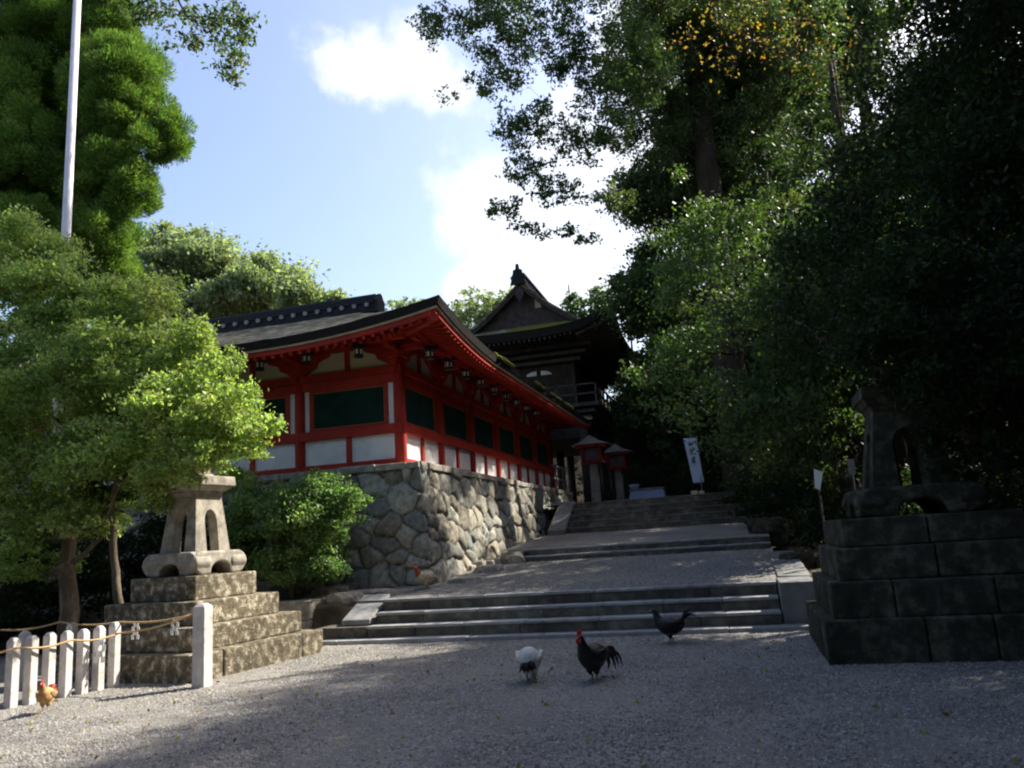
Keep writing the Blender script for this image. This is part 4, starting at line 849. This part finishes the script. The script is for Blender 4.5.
# ------------------------------------------------------------------ chickens
def chicken(name, label, loc, rotz, s, body, neck_m, tail_m, comb=True, head_down=False, tail_up=.9, crouch=0, cat='rooster', legs=True, tail_len=1.0, neck_h=1.0):
    """modelled facing +x, about .42 tall at s=1"""
    root = empty(name, (0, 0, 0), label, cat)
    lz = .105-crouch; s = s*1.06
    if head_down: sp = [(-.19, lz+.13, .03, .03), (-.15, lz+.12, .06, .07), (-.06, lz+.08, .085, .095), (.04, lz+.05, .085, .09), (.10, lz+.03, .06, .06), (.15, lz-.02, .04, .04), (.19, lz-.08, .028, .03), (.22, lz-.12, .026, .028), (.245, lz-.135, .012, .014)]
    else: sp = [(-.19, lz+.13, .02, .02), (-.15, lz+.115, .05, .055), (-.07, lz+.08, .08, .09), (.02, lz+.07, .085, .095), (.09, lz+.10, .068, .075), (.125, lz+.15, .048, .05), (.145, lz+.15+.05*neck_h, .034, .036), (.155, lz+.15+.095*neck_h, .028, .028), (.172, lz+.15+.115*neck_h, .027, .027), (.198, lz+.15+.115*neck_h, .014, .016)]
    sp = [(x, z+(.02 if i_ > 1 else 0), a*(1.32 if i_ < 5 else 1.2), b*(1.28 if i_ < 5 else 1.15)) for i_, (x, z, a, b) in enumerate(sp)]
    mb = MB(); mb.tube([(x*s, 0, z*s) for x, z, a, b in sp], [(b*s, a*s) for x, z, a, b in sp], 14)
    bo = mb.build('body', body, root, smooth=True, sub=1)
    hx, hz = sp[-2][0], sp[-2][1]
    if neck_m != body:
        nb = MB(); q_ = sp[4:-1]; nb.tube([(x*s, 0, z*s) for x, z, a, b in q_], [(b*s*1.07, a*s*1.07) for x, z, a, b in q_], 14); nb.build('neck_feathers', neck_m, bo, smooth=True, sub=1)
    bk = MB(); d = (.045, 0, -.012) if not head_down else (.03, 0, -.035); bk.tube([((hx+.015)*s, 0, hz*s), ((hx+.015+d[0]*.6)*s, 0, (hz+d[2]*.5)*s), ((hx+.015+d[0])*s, 0, (hz+d[2])*s)], [.012*s, .009*s, .002*s], 6); bk.build('beak', 'shank', root)
    if comb:
        c = MB(); c.prism([(-.03, 0), (-.035, .03), (-.02, .022), (-.012, .045), (0, .028), (.012, .042), (.022, .02), (.034, .026), (.034, 0)], (hx*s, -.004*s, (hz+.018)*s), (s, 0, 0), (0, 0, s), (0, 1, 0), .008*s); c.build('comb', 'comb_red', root)
        c = MB()
        for e in (-1, 1): c.tube([((hx+.016)*s, e*.014*s, (hz-.01)*s), ((hx+.02)*s, e*.016*s, (hz-.035)*s), ((hx+.018)*s, e*.014*s, (hz-.055)*s)], [.008*s, .013*s, .005*s], 6)
        c.tube([((hx+.002)*s, 0, (hz+.002)*s), ((hx+.02)*s, 0, (hz-.002)*s)], [(.024*s, .029*s), (.016*s, .019*s)], 8); c.build('wattles', 'comb_red', root)
    ey = MB()
    for e in (-1, 1): ey.lathe(((hx+.006)*s, e*.029*s, (hz+.004)*s), [(.001*s, -.006*s), (.006*s, 0), (.001*s, .006*s)], 6)
    ey.build('eyes', 'hair', root)
    r = np.random.RandomState(len(label)); c = MB()
    for i in range(11):                                       # sickle and covert feathers
        a = (i-5)/5; L_ = tail_len*r.uniform(.75, 1.1)*.17*s; th = tail_up+r.uniform(-.35, .35); p0 = np.array([-.15*s, a*.02*s, (lz+.12)*s]); pts = []
        for k_ in range(6):
            t_ = k_/5; ang = th-1.7*t_*t_*(.5+tail_len*.4); p0 = p0 if k_ == 0 else p0+np.array([-math.cos(ang)*L_/5*1.3, a*.012*s, math.sin(ang)*L_/5*1.5]); pts.append(p0)
        c.tube(pts, [(.004*s, .012*s), (.006*s, .022*s), (.006*s, .026*s), (.006*s, .024*s), (.004*s, .016*s), (.001*s, .003*s)], 6)
    c.build('tail', tail_m, root, smooth=True)
    for e in (-1, 1):
        wq = MB(); wq.tube([(.07*s, e*.088*s, (lz+.14)*s), (.01*s, e*.112*s, (lz+.12)*s), (-.07*s, e*.104*s, (lz+.10)*s), (-.15*s, e*.065*s, (lz+.085)*s)], [(.02*s, .012*s), (.055*s, .018*s), (.045*s, .015*s), (.006*s, .004*s)], 8); wq.build('wing', body, root, smooth=True)
        if legs:
            lg = MB(); o = e*.035*s; st = e*.02*s; th_ = MB(); th_.tube([(0-.01*s, o, (lz+.03)*s), (.005*s, o, (lz-.02)*s), (-.008*s, o, (lz-.05)*s)], [.048*s, .030*s, .012*s], 8); th_.build('thigh', body, root, smooth=True)
            lg.tube([(-.006*s, o, (lz-.035)*s), (-.012*s+st, o, (lz-.06)*s), (st, o, .008*s)], [.012*s, .010*s, .008*s], 7)
            for t_ in (-.5, 0, .5, 3.1): lg.tube([(st, o, .01*s), (st+.04*s*math.cos(t_), o+.04*s*math.sin(t_), .005*s)], [.006*s, .003*s], 5)
            lg.build('leg', 'shank', root)
    root.location = loc; root.rotation_euler = (0, 0, rotz)
    for ch in root.children: ch.matrix_parent_inverse = Matrix.Identity(4)
    return root
def cz(px, py, z=.03): q_ = at(px, py, z=z); return (q_[0], q_[1], z)
VD = 105                                        # heading (deg) that looks straight away from the camera
chicken('rooster', 'black rooster with red face and drooping tail standing in the middle of the gravel', cz(594, 681), R_(VD+180-38), 1.12, 'feather_black', 'feather_black', 'feather_black', tail_up=.1, tail_len=1.25)
chicken('hen', 'black hen with raised tail walking left in front of the steps', cz(671, 643), R_(VD+80), 1.05, 'feather_black', 'feather_black', 'feather_black', comb=False, tail_up=1.25, cat='hen', tail_len=1.0)
chicken('hen', 'white hen with dark tail pecking the gravel left of the black rooster', cz(531, 681), R_(VD-8), 1.08, 'feather_white', 'feather_white', 'feather_black', comb=False, head_down=True, tail_up=-.75, cat='hen', tail_len=.55)
chicken('rooster', 'golden rooster with red face standing at the foot of the white posts', cz(45, 711, .045), R_(VD+180+12), .72, 'feather_gold', 'feather_gold', 'feather_rust', tail_up=.9, tail_len=.7)
hp_ = at(426, 588, y=14.3); chicken('rooster', 'small cream rooster with rusty neck and white tail below the stone wall corner', (hp_[0], 14.3, .63+(14.3-13.2)*.074+.01), R_(VD+100), 1.0, 'feather_cream', 'feather_rust', 'feather_white', tail_up=1.3, tail_len=.7)
# ------------------------------------------------------------------ trees
def B(px, py, y, rx, ry, rz, n, rc): p = at(px, py, y=y); return (p[0], p[1], p[2], rx, ry, rz, n, rc)
# sunlit broadleaf beside the posts
tb = at(42, 640, y=10.9)
tree('leafy_tree', 'sunlit bright green broadleaf tree in front of the stone lantern', [(-10.6, 10.9, 0, .17), (-10.55, 10.9, .8, .15), (-10.75, 11.0, 1.7, .12), (-10.6, 11, 3.2, .08), (-10.7, 11, 4.8, .03)],
     [B(40, 400, 10.6, 1.5, 1.4, 1.3, 95, .34), B(130, 375, 10.4, 1.1, 1.1, .75, 80, .30), B(190, 415, 9.9, .85, .9, .6, 60, .26), B(235, 428, 9.8, .45, .5, .22, 20, .19),
      B(110, 455, 10.0, 1.1, .9, .45, 60, .27), B(20, 480, 10.4, .9, 1.0, .8, 50, .30), B(60, 300, 10.9, 1.0, 1.0, .7, 55, .30), B(190, 340, 10.4, .6, .6, .35, 30, .17), B(262, 425, 9.6, .38, .4, .13, 22, .10), B(240, 400, 9.8, .4, .5, .25, 22, .13), B(215, 365, 10.2, .45, .5, .3, 26, .14), B(20, 250, 11.2, .9, .9, .6, 40, .30),
      B(90, 510, 10.2, .8, .7, .35, 26, .22), B(30, 560, 11.3, .8, .6, .4, 22, .22), B(205, 455, 9.7, .5, .5, .22, 26, .17), B(160, 478, 9.6, .55, .5, .2, 26, .17), B(245, 452, 9.8, .3, .3, .12, 10, .14), B(130, 300, 10.6, .8, .8, .6, 44, .27), B(150, 500, 9.9, .3, .4, .15, 10, .14)],
     210, .070, 'leaf_bright', seed=3, nlimb=26, limb_r=.045, twigs=120)
b = MB(); q = np.random.RandomState(2); P_ = [at(52, 572, y=10.6), at(80, 558, y=10.5), at(103, 535, y=10.4), at(110, 500, y=10.3)]
b.tube(P_, [.05, .042, .036, .025], 8); bpy.data.objects['leafy_tree']['label'] = 'sunlit bright green broadleaf tree in front of the stone lantern'; b.build('limb', 'bark', bpy.data.objects['leafy_tree'], smooth=True)
tree('leafy_tree', 'slim pale trunked broadleaf behind the roped posts, its crown mixing with the sunlit tree', [(*at(118, 602, y=10.2)[:2], .0, .075), (*at(120, 602, y=10.2)[:2], .9, .065), (*at(114, 560, y=10.2), .055), (*at(112, 500, y=10.2), .045), (*at(125, 440, y=10.2), .02)],
     [B(100, 480, 10.5, .7, .6, .4, 26, .24), B(60, 520, 11.0, .9, .7, .4, 26, .24), B(140, 460, 10.7, .7, .5, .4, 24, .22)], 130, .08, 'leaf_mid', seed=4, nlimb=10, limb_r=.03)
# darker shrubs in the garden behind
tree('garden_shrub', 'dark evergreen shrub behind the left stone lantern', [(-10.5, 13.6, .4, .08), (-10.5, 13.7, 1.6, .05)], [(-10.6, 13.6, 1.4, 1.6, .8, .9, 50, .35), (-12.4, 13.2, 1.2, 1.4, .9, 1.0, 45, .35)], 170, .10, 'leaf_dark', seed=5, nlimb=8, cat='shrub')
tree('garden_shrub', 'dark evergreen shrub at the far left beyond the posts', [(-13.5, 12.2, .0, .08), (-13.5, 12.3, 1.4, .05)], [(-13.4, 12.2, 1.2, 1.8, .9, 1.1, 60, .38), (-15.5, 13.0, 1.8, 2, 1, 1.6, 60, .4)], 170, .10, 'leaf_dark', seed=6, nlimb=8, cat='shrub')
tree('round_bush', 'sunlit rounded bush in front of the rough stone wall', [(-8.3, 13.9, .6, .07), (-8.3, 13.9, 1.0, .06), (-8.2, 13.9, 2.0, .03)],
     [B(303, 520, 13.8, 1.0, .8, .66, 100, .25), B(303, 562, 13.8, .95, .7, .42, 60, .24), B(320, 490, 13.8, .6, .6, .35, 30, .22), B(262, 500, 13.9, .75, .6, .40, 36, .22), B(350, 500, 13.8, .45, .4, .28, 18, .20), B(240, 540, 14.0, .6, .5, .6, 30, .24), B(225, 480, 12.4, .5, .4, .2, 16, .18)],
     210, .070, 'leaf_bush', seed=7, nlimb=20, limb_r=.02, cat='bush')
# big cedar, dark feathery clusters
tree('cedar_tree', 'tall dark green cedar with puffy feathery branches left of the pole', [(-20.5, 20.5, .5, .5), (-20.4, 20.5, 10, .38), (-20.3, 20.5, 24, .12)],
     [B(30, 60, 20.0, 2.2, 2, 2.6, 80, .62), B(120, 90, 19.6, 1.4, 1.6, 1.5, 52, .52), B(150, 130, 19.8, .95, 1.1, 1.0, 30, .42), B(20, 160, 19.2, 2.0, 2, 1.8, 64, .6), B(120, 180, 19.7, 1.15, 1.3, 1.2, 44, .46),
      B(105, 235, 19.7, 1.0, 1.2, 1.0, 34, .42), B(20, 240, 19.0, 2.2, 2, 1.4, 60, .55), B(60, 0, 20.5, 2.2, 2, 1.6, 50, .6), B(-60, 100, 20.5, 2.5, 2.5, 5, 60, 1.0), B(135, 65, 20.2, .9, 1, .9, 12, .6), B(95, 20, 20.0, 1.3, 1.2, 1.0, 34, .5), B(105, 145, 20.8, 1.2, .8, 1.6, 50, .5), B(100, 270, 20.4, 1.0, 1.0, .6, 26, .45), B(60, 150, 20.8, 1.6, .8, 3, 70, .6)],
     1300, .17, 'leaf_cedar', 'barkdark', seed=8, needle=True, narrow=.17, squash=.85, soft=False, nlimb=30, limb_r=.08, twigs=30)
# overhanging branch at top left
tree('evergreen_tree', 'evergreen branch with dark leaf clusters hanging in at the top left', [(-13.5, 4.0, 0, .35), (-13.2, 4.2, 6, .28), (-11.5, 6.0, 10.2, .2), (-9.5, 8.0, 10.4, .1), (-7.4, 9.0, 10.4, .05)],
     [B(150, -20, 9.4, 1.1, .8, .6, 26, .26), B(215, 20, 9.2, .55, .5, .45, 22, .20), B(228, 65, 9.1, .30, .3, .30, 14, .14), B(185, 35, 9.3, .5, .4, .30, 14, .16), B(245, 30, 9.1, .25, .25, .3, 9, .14), (-10.5, 7, 11.2, 2, 2, 1, 60, .4), (-12.5, 5, 12, 2.6, 2.6, 2, 90, .5)],
     150, .08, 'leaf_shade', 'barkdark', seed=9, nlimb=22, limb_r=.035)
# distant sunlit trees
tree('broad_tree', 'pale green spreading tree far behind the corridor roof', [(-35, 47, 0, .6), (-35, 47, 12, .4), (-34.5, 47, 20, .2)],
     [B(200, 268, 46, 3.6, 3.5, 2.2, 60, 1.1), B(150, 275, 46, 3.0, 3, 2.3, 40, 1.0), B(255, 288, 45, 3.3, 3, 1.8, 46, 1.0), B(305, 298, 44, 2.2, 2, 1.1, 28, .8), B(190, 330, 46, 6, 3, 3, 60, 1.2), B(330, 302, 44, 1.2, 1.2, .6, 10, .6), B(165, 240, 46, 1.5, 1.5, .9, 14, .7)],
     260, .32, 'leaf_far', 'bark', seed=10, nlimb=26, limb_r=.12, twigs=40)
tree('far_tree', 'thin hazy tree rising behind the gable of the gate', [(-13, 52, 0, .4), (-13, 52, 13, .2), (-13, 52, 18, .05)],
     [B(478, 312, 50, 2.4, 1.5, 1.6, 120, .34), B(460, 325, 50, 2.4, 1.5, 1.5, 90, .34), B(405, 305, 50, 1.6, 1, .5, 34, .28), B(510, 300, 50, 1.6, .9, 1.0, 44, .30)], 22, .24, 'leaf_far', 'bark', seed=12, nlimb=70, limb_r=.03, twigs=0)
tree('far_tree', 'thin pointed tree tops just right of the gate roof', [(-8, 52, 0, .4), (-8, 52, 13, .2), (-8, 52, 18, .05)],
     [B(576, 312, 50, 1.2, .7, 1.2, 60, .28), B(598, 305, 50, 1.4, .8, 1.5, 80, .30), B(570, 300, 50, .4, .7, .7, 14, .22)], 26, .22, 'leaf_mid', 'barkdark', seed=13, nlimb=50, limb_r=.03)
# great tree on the terrace whose limbs reach over the path
tx = at(742, 480, y=27.2)[0]
tree('great_tree', 'great tree on the terrace with dark limbs reaching over the path against the sky', [(tx, 27.2, 2.4, .6), (tx+.05, 27.2, 7, .5), (tx, 27.2, 12, .42), (tx+.05, 27.1, 16, .36), (tx-.1, 27, 21, .2)],
     [B(450, 30, 20.5, 1.0, 1, .6, 34, .24), B(500, 25, 21, 1.6, 1.4, .9, 80, .27), B(560, 40, 21.5, 1.7, 1.4, 1.2, 100, .28), B(620, 70, 22, 1.6, 1.5, 1.4, 110, .30), B(500, 80, 21, 1.1, 1, .5, 40, .24), B(530, 125, 21, 1.1, 1, .8, 56, .25),
      B(590, 130, 21.5, 1.2, 1, .9, 66, .26), B(525, 172, 20.8, .9, .8, .4, 34, .21), B(560, 190, 21, 1.0, .8, .4, 34, .21), B(610, 200, 21, .7, .6, .5, 26, .22), B(505, 208, 20.6, .55, .5, .25, 20, .17), B(555, 232, 20.8, .8, .4, .15, 20, .15),
      B(590, 240, 20.8, .5, .4, .15, 12, .15), B(525, 228, 20.6, .5, .3, .15, 12, .15), B(425, 22, 20.4, .5, .5, .4, 16, .2), B(670, 50, 26.5, 2.3, 1.6, 2.6, 160, .5), B(730, 40, 27.5, 2.4, 1.4, 2.2, 130, .5), B(750, 140, 27.8, 2.0, 1.4, 1.8, 100, .5), B(660, 130, 27, 1.5, 1.4, 1.6, 80, .42), B(780, 80, 28, 1.8, 1.4, 2, 70, .5), B(640, 60, 24, 1.2, 1.2, 1.6, 90, .34), B(560, -60, 22, 4, 3, 2, 110, .6), B(700, -60, 24, 4, 3, 3, 110, .7), B(445, 95, 20.5, .3, .3, .2, 5, .18)],
     95, .12, 'leaf_shade', 'barkdark', seed=14, nlimb=130, limb_r=.055, twigs=420, squash=.75, gaps='wall', soft=False)
# shade trees of the right hand wood
def wood(name, label, x, y, h, blobs, per, size, m, seed, r0=.35, **k_):
    g = float(ground_z(x, y)); return tree(name, label, [(x, y, g-.2, r0), (x+.1, y, g+h*.3, r0*.8), (x-.1, y+.1, g+h*.65, r0*.55), (x, y, g+h, r0*.15)], blobs, per, size, m, 'barkdark', seed, **{'gaps': True, **k_})
wood('wood_tree', 'soft green crowned tree leaning over the path right of the gate', 2.4, 22.5, 10,
     [B(650, 200, 21, 1.0, 1.2, .7, 26, .5), B(640, 240, 21, 1.0, 1.2, .8, 30, .5), B(700, 200, 20.5, 1.5, 1.5, 1.2, 48, .55), B(655, 290, 21, 1.0, 1.2, 1.1, 40, .45), B(645, 335, 21.5, .75, 1, .8, 28, .36), B(700, 280, 20.5, 1.7, 1.6, 1.5, 60, .6), B(680, 350, 20.5, 1.6, 1.5, 1.2, 60, .5), B(780, 250, 20, 2, 2, 2, 60, .7), B(660, 385, 22, 1.1, 1.0, .6, 34, .35)],
     210, .115, 'leaf_mid', 21, r0=.22, nlimb=30)
wood('wood_tree', 'tall green tree closing the view behind the great tree', 2.6, 31, 17,
     [B(690, 190, 29.5, 2.6, 1.5, 2.2, 120, .62), B(760, 110, 29.5, 2.8, 1.5, 2.6, 130, .65), B(660, 300, 30, 2.0, 1.5, 2.4, 110, .6), B(720, 330, 30, 2.4, 1.5, 2.4, 110, .6), B(800, 30, 30, 3, 1.5, 2.6, 110, .7), B(820, 200, 29, 3.4, 1.5, 3, 130, .7), B(730, 20, 30, 2.6, 1.5, 2.2, 90, .65), B(655, 370, 31, 1.2, 1.4, 1.3, 50, .5), B(675, 330, 33.5, 1.9, 1.4, 3.0, 130, .55), B(668, 400, 34, 2.2, 1.4, 2.2, 90, .6)],
     230, .17, 'leaf_shade', 29, r0=.3, nlimb=24)
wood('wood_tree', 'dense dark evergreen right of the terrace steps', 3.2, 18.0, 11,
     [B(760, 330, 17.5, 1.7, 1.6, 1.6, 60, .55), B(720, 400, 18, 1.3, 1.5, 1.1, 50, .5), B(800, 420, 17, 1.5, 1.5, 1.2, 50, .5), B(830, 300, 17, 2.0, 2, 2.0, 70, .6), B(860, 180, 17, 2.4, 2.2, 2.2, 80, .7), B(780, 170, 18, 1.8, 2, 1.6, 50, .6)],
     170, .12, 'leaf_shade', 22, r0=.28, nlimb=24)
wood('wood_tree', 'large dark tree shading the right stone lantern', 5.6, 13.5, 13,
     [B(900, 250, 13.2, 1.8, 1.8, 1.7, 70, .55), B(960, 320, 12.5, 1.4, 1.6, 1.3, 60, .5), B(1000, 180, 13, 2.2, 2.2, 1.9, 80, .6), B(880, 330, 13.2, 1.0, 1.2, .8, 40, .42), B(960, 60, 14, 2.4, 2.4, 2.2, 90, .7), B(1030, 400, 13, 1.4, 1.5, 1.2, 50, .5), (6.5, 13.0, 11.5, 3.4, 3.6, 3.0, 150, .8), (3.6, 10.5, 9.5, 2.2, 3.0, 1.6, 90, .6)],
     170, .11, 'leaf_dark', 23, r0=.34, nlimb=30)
wood('conifer', 'feathery dark conifer at the upper right corner', 7.5, 17.5, 17,
     [B(900, 90, 17, 2.2, 2, 2.4, 44, .9), B(980, 110, 16.5, 2.4, 2, 2.6, 44, .9), B(880, 20, 17.5, 2.4, 2, 2, 40, .9), (7.5, 17.5, 16, 3.0, 3.0, 4.5, 90, 1.1)],
     900, .20, 'leaf_dark', 24, r0=.32, nlimb=24, needle=True, narrow=.14, squash=.8)
wood('wood_tree', 'dark tree filling the gap above the right edge of the middle steps', 4.6, 25.5, 14,
     [(3.6, 25, 8, 2.6, 2.6, 2.4, 110, .7), (5.2, 25.5, 12, 3.4, 3.2, 3.2, 150, .8), (2.8, 24, 5.6, 1.8, 1.8, 1.0, 50, .5), (6.5, 24, 7, 3, 2.5, 3, 100, .7)], 170, .15, 'leaf_dark', 25, r0=.4, nlimb=26)
# canopy outside the frame that shades forecourt and lantern
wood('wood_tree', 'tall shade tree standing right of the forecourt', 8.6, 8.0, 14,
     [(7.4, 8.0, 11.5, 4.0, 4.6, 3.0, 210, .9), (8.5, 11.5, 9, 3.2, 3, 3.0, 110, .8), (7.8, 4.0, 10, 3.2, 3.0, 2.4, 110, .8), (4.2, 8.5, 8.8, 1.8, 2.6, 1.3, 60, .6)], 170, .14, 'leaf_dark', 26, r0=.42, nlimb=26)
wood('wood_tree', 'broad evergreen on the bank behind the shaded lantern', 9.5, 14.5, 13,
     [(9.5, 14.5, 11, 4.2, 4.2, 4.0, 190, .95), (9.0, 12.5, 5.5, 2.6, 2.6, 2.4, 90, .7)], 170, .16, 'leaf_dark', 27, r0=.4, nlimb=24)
wood('wood_tree', 'very tall dark tree standing far behind the great tree', 9, 43, 27,
     [B(860, 50, 42, 4.0, 2, 4.2, 150, 1.0), B(920, 120, 42, 4, 2, 4, 120, 1.0), B(800, 130, 42, 3.2, 2, 3.2, 120, .9), B(740, 220, 42, 3.4, 2, 3.2, 120, .9), B(700, 320, 42, 3.0, 2, 3.0, 110, .85), B(690, 390, 42, 3.4, 2, 2.4, 90, .85), B(830, -30, 42, 4, 2, 3, 90, 1.0), B(690, 130, 42, 2.0, 2, 2.6, 60, .8), B(840, 260, 42, 4, 2, 4, 120, 1)],
     230, .26, 'leaf_shade', 36, r0=.5, nlimb=24)
# autumn cherry twigs
wood('cherry_tree', 'cherry tree with a few yellow and orange leaves at the top of the photo', 4.4, 15.6, 9,
     [B(790, 20, 14.5, 1.6, 1.3, .8, 34, .34), B(740, 40, 14.5, 1.3, 1.0, .6, 30, .32), B(700, 20, 14.6, .9, .9, .5, 12, .28), B(830, 60, 14.6, 1.0, .9, .5, 14, .3)], 6, .075, 'leaf_autumn', 28, gaps=False, r0=.2, nlimb=60, limb_r=.03, twigs=300)
# bare limb crossing above the right lantern
wood('wood_tree', 'slanting limbed dark tree hanging its leaves over the shaded stone lantern', 5.2, 10.8, 6,
     [B(905, 345, 9.6, .8, .9, .35, 40, .26), B(960, 370, 9.4, .8, .9, .4, 44, .26), B(1010, 330, 9.5, .9, 1, .9, 50, .32), B(860, 300, 10.0, .9, .9, .5, 36, .30), B(985, 440, 9.9, .6, .6, .5, 30, .25), B(930, 280, 10, 1, 1, .5, 40, .3)], 110, .075, 'leaf_dark', 35, r0=.16, nlimb=20, limb_r=.035)
p0 = at(945, 405, y=9.9); p1 = at(825, 340, y=10.6); c = MB(); c.tube([at(1000, 470, y=10.2), p0, (p0+p1)/2+[0, 0, .03], p1, at(790, 318, y=10.8)], [.10, .075, .06, .045, .02], 8); c.build('limb', 'bark', bpy.data.objects['cherry_tree'], smooth=True)
# hedge-like undergrowth along the right side
for i, (px, py, y, s_, l) in enumerate(((790, 470, 21.5, 1.3, 'dark shrub right of the top of the terrace steps'), (760, 440, 24.5, 1.3, 'shrub at the foot of the great tree'), (850, 500, 17.5, 1.2, 'dark shrub behind the white paper notice'), (960, 450, 14.3, 1.5, 'dark shrub behind the shaded lantern'), (1040, 500, 13.6, 1.6, 'dark shrub at the right edge of the photo'), (700, 430, 30.0, 1.6, 'dark shrub behind the white banner'), (640, 470, 33.0, 1.8, 'dark shrub behind the pale blue table'), (600, 450, 44.0, 2.6, 'dark shrub seen between the red lanterns'), (820, 420, 24, 1.8, 'tall shrub on the wooded bank'))):
    p = at(px, py, y=y); g = float(ground_z(p[0], p[1])); h = max(.5, (p[2]-g))
    tree('bank_shrub', l, [(p[0], y, g-.1, .06), (p[0], y, g+h*.6, .03)], [(p[0], y, g+h*.55, s_, s_*.9, h*.6, 60, .34)], 120, .10, 'leaf_dark', 'barkdark', 60+i, nlimb=8, limb_r=.02, cat='shrub', group='dark shrubs under the right hand trees')
# background wood: copies of two trees, unseen ones around the camera added to block sky light
g1 = wood('forest_tree', 'dark evergreen tree of the wood behind the terrace, also copied unseen to block sky light', 3.0, 36, 16, [(3, 36, 12.5, 4.2, 4.0, 4.5, 130, 1.2), (3, 35.5, 8, 4.0, 3.4, 3.4, 110, 1.1), (3, 35, 5.4, 3.0, 2.4, 1.6, 50, .8)], 190, .24, 'leaf_dark', 31, r0=.4, nlimb=16)
g1['group'] = 'trees of the wood behind the terrace'; rf = random.Random(6)
for (x, y, s_) in ((-1.0, 41, .62), (-5, 47, .62), (7.5, 34, .62), (12, 27, .62), (13, 38, .8), (17, 24, .8), (15, 19, .85), (19, 15, 1), (15, 9, 1), (6, 44, .7), (1, 50, .8), (-10, 55, .62), (21, 32, 1), (13, 3, 1), (-2.2, 36.5, .55), (8.5, -2.5, 1.0), (2.5, -8, 1.05), (14, -8, 1), (-4.5, -11, 1.0), (-12, -10, 1.0), (-18, -4, .85), (-19, 4, .7), (9.5, 3.0, 1.0), (-11.5, -1.5, .7), (4.5, -4.0, .9)):
    dup(g1, (x, y, float(ground_z(x, y))-.2), rotz=rf.uniform(0, 6.28), scale=s_)
dup(g1, (-17.5, 33, .3), 'dark tree behind the middle of the corridor roof', rotz=1.0, scale=.42)
# background beyond the left garden
for i, (x, y, s_) in enumerate(((-22, 27, .75), (-27, 18, .8), (-32, 30, .8), (-20, 14, .45))): dup(g1, (x, y, -.2), ('dark tree left of the corridor behind the cedar', 'dark tree beyond the left garden', 'dark tree far behind the cedar', 'low dark tree at the far left of the garden')[i], 'trees beyond the left garden', rotz=i*1.3, scale=s_)
